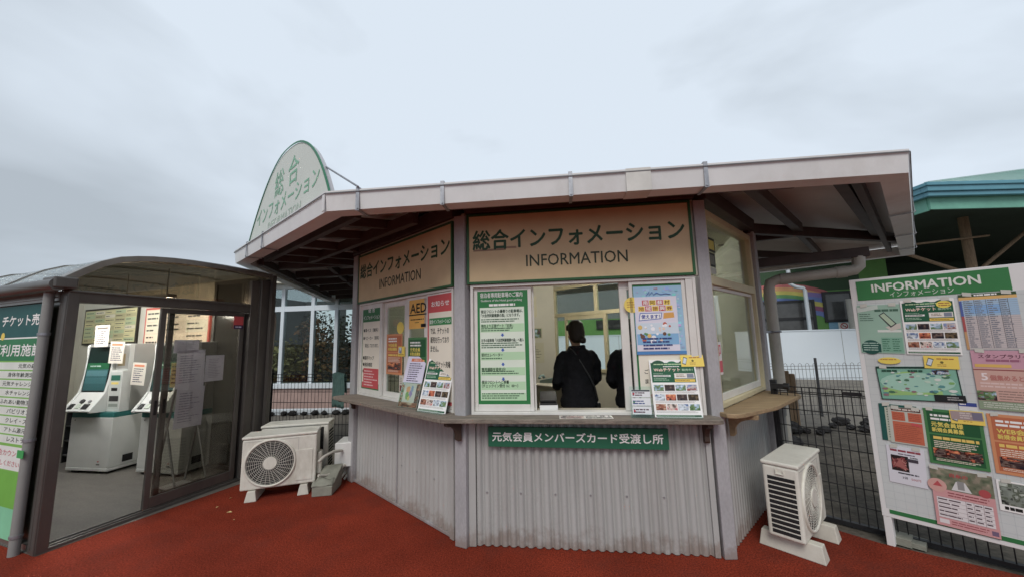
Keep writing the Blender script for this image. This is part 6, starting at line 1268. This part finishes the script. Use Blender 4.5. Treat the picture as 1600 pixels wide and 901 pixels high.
for (x, z, w, h, seed, lab, cl) in ((1.30, 2.02, 0.30, 0.42, 1, 'certificate-like paper pinned topmost on the booth back wall', c(214, 206, 170)), (1.34, 1.58, 0.36, 0.22, 2, 'landscape photo sheet pinned mid-height on the booth back wall', c(200, 192, 160)), (1.34, 1.10, 0.38, 0.40, 3, 'sketchy drawing sheet pinned lowest on the booth back wall', c(206, 200, 170))):
    m = sheet(w, h, cl); (photo(m, .02, .02, w - .02, h - .02, NIGHT + LAND, -.0026, 3, 10, 6) if seed == 2 else strips(m, .04, .06, w - .05, h - .06, 9, c(90, 90, 80), -.0026, seed, .3, .5))
    o = m.build('pinned_paper', M_PRINT, None, F_BL @ T((x, -0.052, z))); tag(o, lab, 'paper', IG)
# stickers on the right window
m = MB(); m.box(0, 0.17, 0.0, 0.002, 0.17, 0.29, c(40, 44, 40)); m.rect(0.02, 0.19, 0.15, 0.27, -0.0005, c(206, 190, 60)); m.box(0, 0.15, 0.0, 0.002, 0.04, 0.16, c(30, 34, 32)); m.rect(0.02, 0.06, 0.13, 0.14, -0.0005, c(120, 124, 110)); m.box(0.0, 0.15, 0.0, 0.002, -0.02, 0.035, c(190, 190, 180))
o = m.build('window_sticker', M_PRINT, None, F_RIGHT @ T((0.185, 0.034, 2.11))); tag(o, 'dark and yellow security sticker in the upper side window', 'sticker')
m = MB(); m.box(0, 0.13, 0, 0.002, 0.0, 0.26, c(236, 226, 226)); m.rect(0.0, 0.13, 0.13, 0.26, -0.0006, c(226, 226, 226)); m.text('印', 0.02, 0.15, 0.11, 0.24, -0.001, c(206, 40, 70), 0.03); m.rect(0.0, 0.02, 0.13, 0.11, -0.0006, c(206, 40, 70))
o = m.build('stamp_notice', M_PRINT, None, F_RIGHT @ T((0.125, 0.030, 1.27)), 0); tag(o, 'red and white stamp notice low in the side window', 'notice')

# ================================================================== STAFF BEHIND THE COUNTER
def person(mw, label, lean=0.0, turn=0.0, bun=True, seed=1):
    """standing figure facing +y (away from the counter), feet at z = 0, about 1.6 m tall"""
    t = thing('person', label, 'person', mw, 'staff behind the counter'); H = 1.60
    def loft(m, secs, n=20):
        rings = [[(cx + rx * math.cos(k / n * math.tau), cy + ry * math.sin(k / n * math.tau), z) for k in range(n)] for (cx, cy, z, rx, ry) in secs]
        vs = [v for r in rings for v in r]; m.add(vs, [(i * n + k, i * n + (k + 1) % n, (i + 1) * n + (k + 1) % n, (i + 1) * n + k) for i in range(len(secs) - 1) for k in range(n)] + [tuple(range(n))[::-1], tuple(range((len(secs) - 1) * n, len(secs) * n))])
    HZ = 1.475
    def headpts(): return [(0, .012, 1.295, .048, .052), (0, .018, 1.34, .048, .052), (0, .03, 1.375, .052, .066), (0, .026, 1.40, .066, .084), (0, .018, 1.44, .074, .094), (0, .012, 1.485, .078, .098), (0, .008, 1.53, .075, .095), (0, .004, 1.57, .060, .076), (0, 0, 1.592, .032, .04)]
    arms = []
    for s in (-1, 1): arms.append([(s * .150, .0, 1.215), (s * .208, -.012, 1.13), (s * .235, .0, .97), (s * .20, .13, .90), (s * .13, .26, .92)])
    body = MB()
    loft(body, [(0, 0, .82, .155, .105), (0, 0, .95, .14, .10), (0, 0, 1.05, .135, .098), (0, 0, 1.18, .145, .10), (0, 0, 1.25, .11, .07), (0, .008, 1.30, .09, .065)]); loft(body, headpts())
    for a in arms: body.tube(a, [.038, .038, .036, .032, .024], 12)
    for s, a in zip((-1, 1), arms):                       # hands: palm, four fingers, thumb
        w = Vector(a[-1]); d = Vector((-s * .35, .9, -.1)).normalized(); sd = Vector((s * .9, .35, 0)).normalized()
        body.tube([w, w + d * .035, w + d * .08], [.022, .036, .034], 10)
        for k, L_ in enumerate((.062, .075, .07, .055)):
            b0 = w + d * .07 + sd * (.027 - .018 * k); body.tube([b0, b0 + d * L_ * .55 + Vector((0, 0, -.006)), b0 + d * L_ + Vector((0, 0, -.022))], [.0092, .0085, .007], 8)
        b0 = w + d * .03 - sd * .03; body.tube([b0, b0 - sd * .022 + d * .025, b0 - sd * .024 + d * .055], [.012, .010, .008], 8)
    for s in (-1, 1): body.tube([(s * .078, 0, .86), (s * .082, .01, .46), (s * .085, -.01, .09), (s * .085, -.01, .04)], [.085, .058, .04, .042], 14); body.tube([(s * .085, -.05, .035), (s * .088, .06, .035), (s * .09, .14, .025)], [.035, .038, .026], 10)
    body.tube([(0, .108, 1.430), (0, .128, 1.408), (0, .113, 1.400)], [.008, .013, .010], 8)       # nose
    for s in (-1, 1): body.tube([(s * .076, .0, 1.448), (s * .084, -.008, 1.433), (s * .076, .0, 1.408)], [.012, .016, .009], 8)   # ears
    body.tube([(-.024, .098, 1.376), (0, .108, 1.376), (.024, .098, 1.376)], [.005, .008, .005], 8)   # lips
    b = body.build('body', M_SKIN, t); r = b.modifiers.new('one_surface', 'REMESH'); r.mode = 'VOXEL'; r.voxel_size = .0075; sm = b.modifiers.new('soften', 'SMOOTH'); sm.iterations = 4; sm.factor = .5
    r.use_smooth_shade = True
    m = MB()
    for s in (-1, 1): m.tube([(s * .032, .092, 1.458), (s * .032, .104, 1.458)], [.013, .008], 10)
    m.v = [v - Vector((0, 0, .022)) for v in m.v]; m.build('eye', M_WHITE, t)
    j = MB()
    loft(j, [(0, 0, .70, .200, .135), (0, 0, .78, .195, .135), (0, -.004, .92, .178, .128), (0, -.006, 1.02, .172, .124), (0, -.01, 1.14, .192, .128), (0, -.008, 1.22, .196, .114), (0, -.002, 1.265, .165, .092), (0, .005, 1.30, .095, .078), (0, .008, 1.33, .074, .07)], 28)
    for s, a in zip((-1, 1), arms): j.tube([(s * .13, 0, 1.235), (s * .188, -.006, 1.195)] + a[1:4] + [tuple(Vector(a[3]).lerp(Vector(a[4]), .8))], [.058, .058, .058, .053, .049, .043], 14)
    j.tube([(-.07, .05, 1.305), (-.085, 0, 1.325), (-.06, -.06, 1.322), (0, -.078, 1.318), (.06, -.06, 1.322), (.085, 0, 1.325), (.07, .05, 1.305)], .016, 8)
    jk = j.build('jacket', M_JACKET, t); r = jk.modifiers.new('one_surface', 'REMESH'); r.mode = 'VOXEL'; r.voxel_size = .011; r.use_smooth_shade = True; sm = jk.modifiers.new('soften', 'SMOOTH'); sm.iterations = 5; sm.factor = .5
    tx = bpy.data.textures.new('cloth_folds', 'CLOUDS'); tx.noise_scale = .11; dm = jk.modifiers.new('folds', 'DISPLACE'); dm.texture = tx; dm.strength = .034; dm.mid_level = .5
    m = MB()
    for s in (-1, 1): m.tube([(s * .082, 0, .88), (s * .084, .01, .46), (s * .086, -.01, .075)], [.105, .078, .068], 14)
    m.build('trousers', M_JACKET, t)
    m = MB()
    for s in (-1, 1): m.tube([(s * .086, -.07, .035), (s * .088, .06, .036), (s * .09, .15, .026)], [.038, .043, .03], 10)
    m.build('shoe', M_BLK, t)
    h = MB(); loft(h, [(0, -.045, 1.385, .052, .045), (0, -.034, 1.42, .075, .072), (0, -.022, 1.46, .086, .088), (0, -.015, 1.51, .088, .096), (0, -.006, 1.555, .084, .096), (0, -.002, 1.60, .072, .084), (0, 0, 1.63, .04, .05)], 22)
    h.tube([(-.078, .03, 1.53), (-.06, .07, 1.56), (0, .09, 1.568), (.06, .07, 1.56), (.078, .03, 1.53)], .026, 8)
    if bun: h.tube([(0.02, -.085, 1.41), (0.025, -.118, 1.415), (0.025, -.138, 1.42)], [.03, .042, .024], 12)
    h.v = [v - Vector((0, 0, .022)) for v in h.v]; hr = h.build('hair', M_HAIR, t); r = hr.modifiers.new('one_surface', 'REMESH'); r.mode = 'VOXEL'; r.voxel_size = .008; r.use_smooth_shade = True; sm = hr.modifiers.new('soften', 'SMOOTH'); sm.iterations = 3; sm.factor = .5
    return t
P1 = FR(0.685, 4.12, 14, 0.172); P2 = FR(1.262, 4.05, -8, 0.172)
person(P1, 'person with low bun in black jacket and cross-body strap seen from behind'); person(P2, 'person in black jacket half hidden by the window stile', bun=False)
m = MB(); m.tube([(-.075, .07, 1.29), (-.085, .0, 1.318), (-.07, -.085, 1.275), (-.02, -.128, 1.17), (.06, -.142, 1.03), (.13, -.128, .90), (.185, -.07, .76), (.20, .0, .72)], .0085, 6)
sb = thing('shoulder_bag', 'small black cross-body bag with thin strap worn by the person with the bun', 'bag', P1); m.build('strap', pm('dark_grey_strap', (0.05, 0.05, 0.055), 0.5), sb)
MB().box(.165, .235, -.05, .14, .55, .73).build('pouch', M_BLK, sb, None, .02)
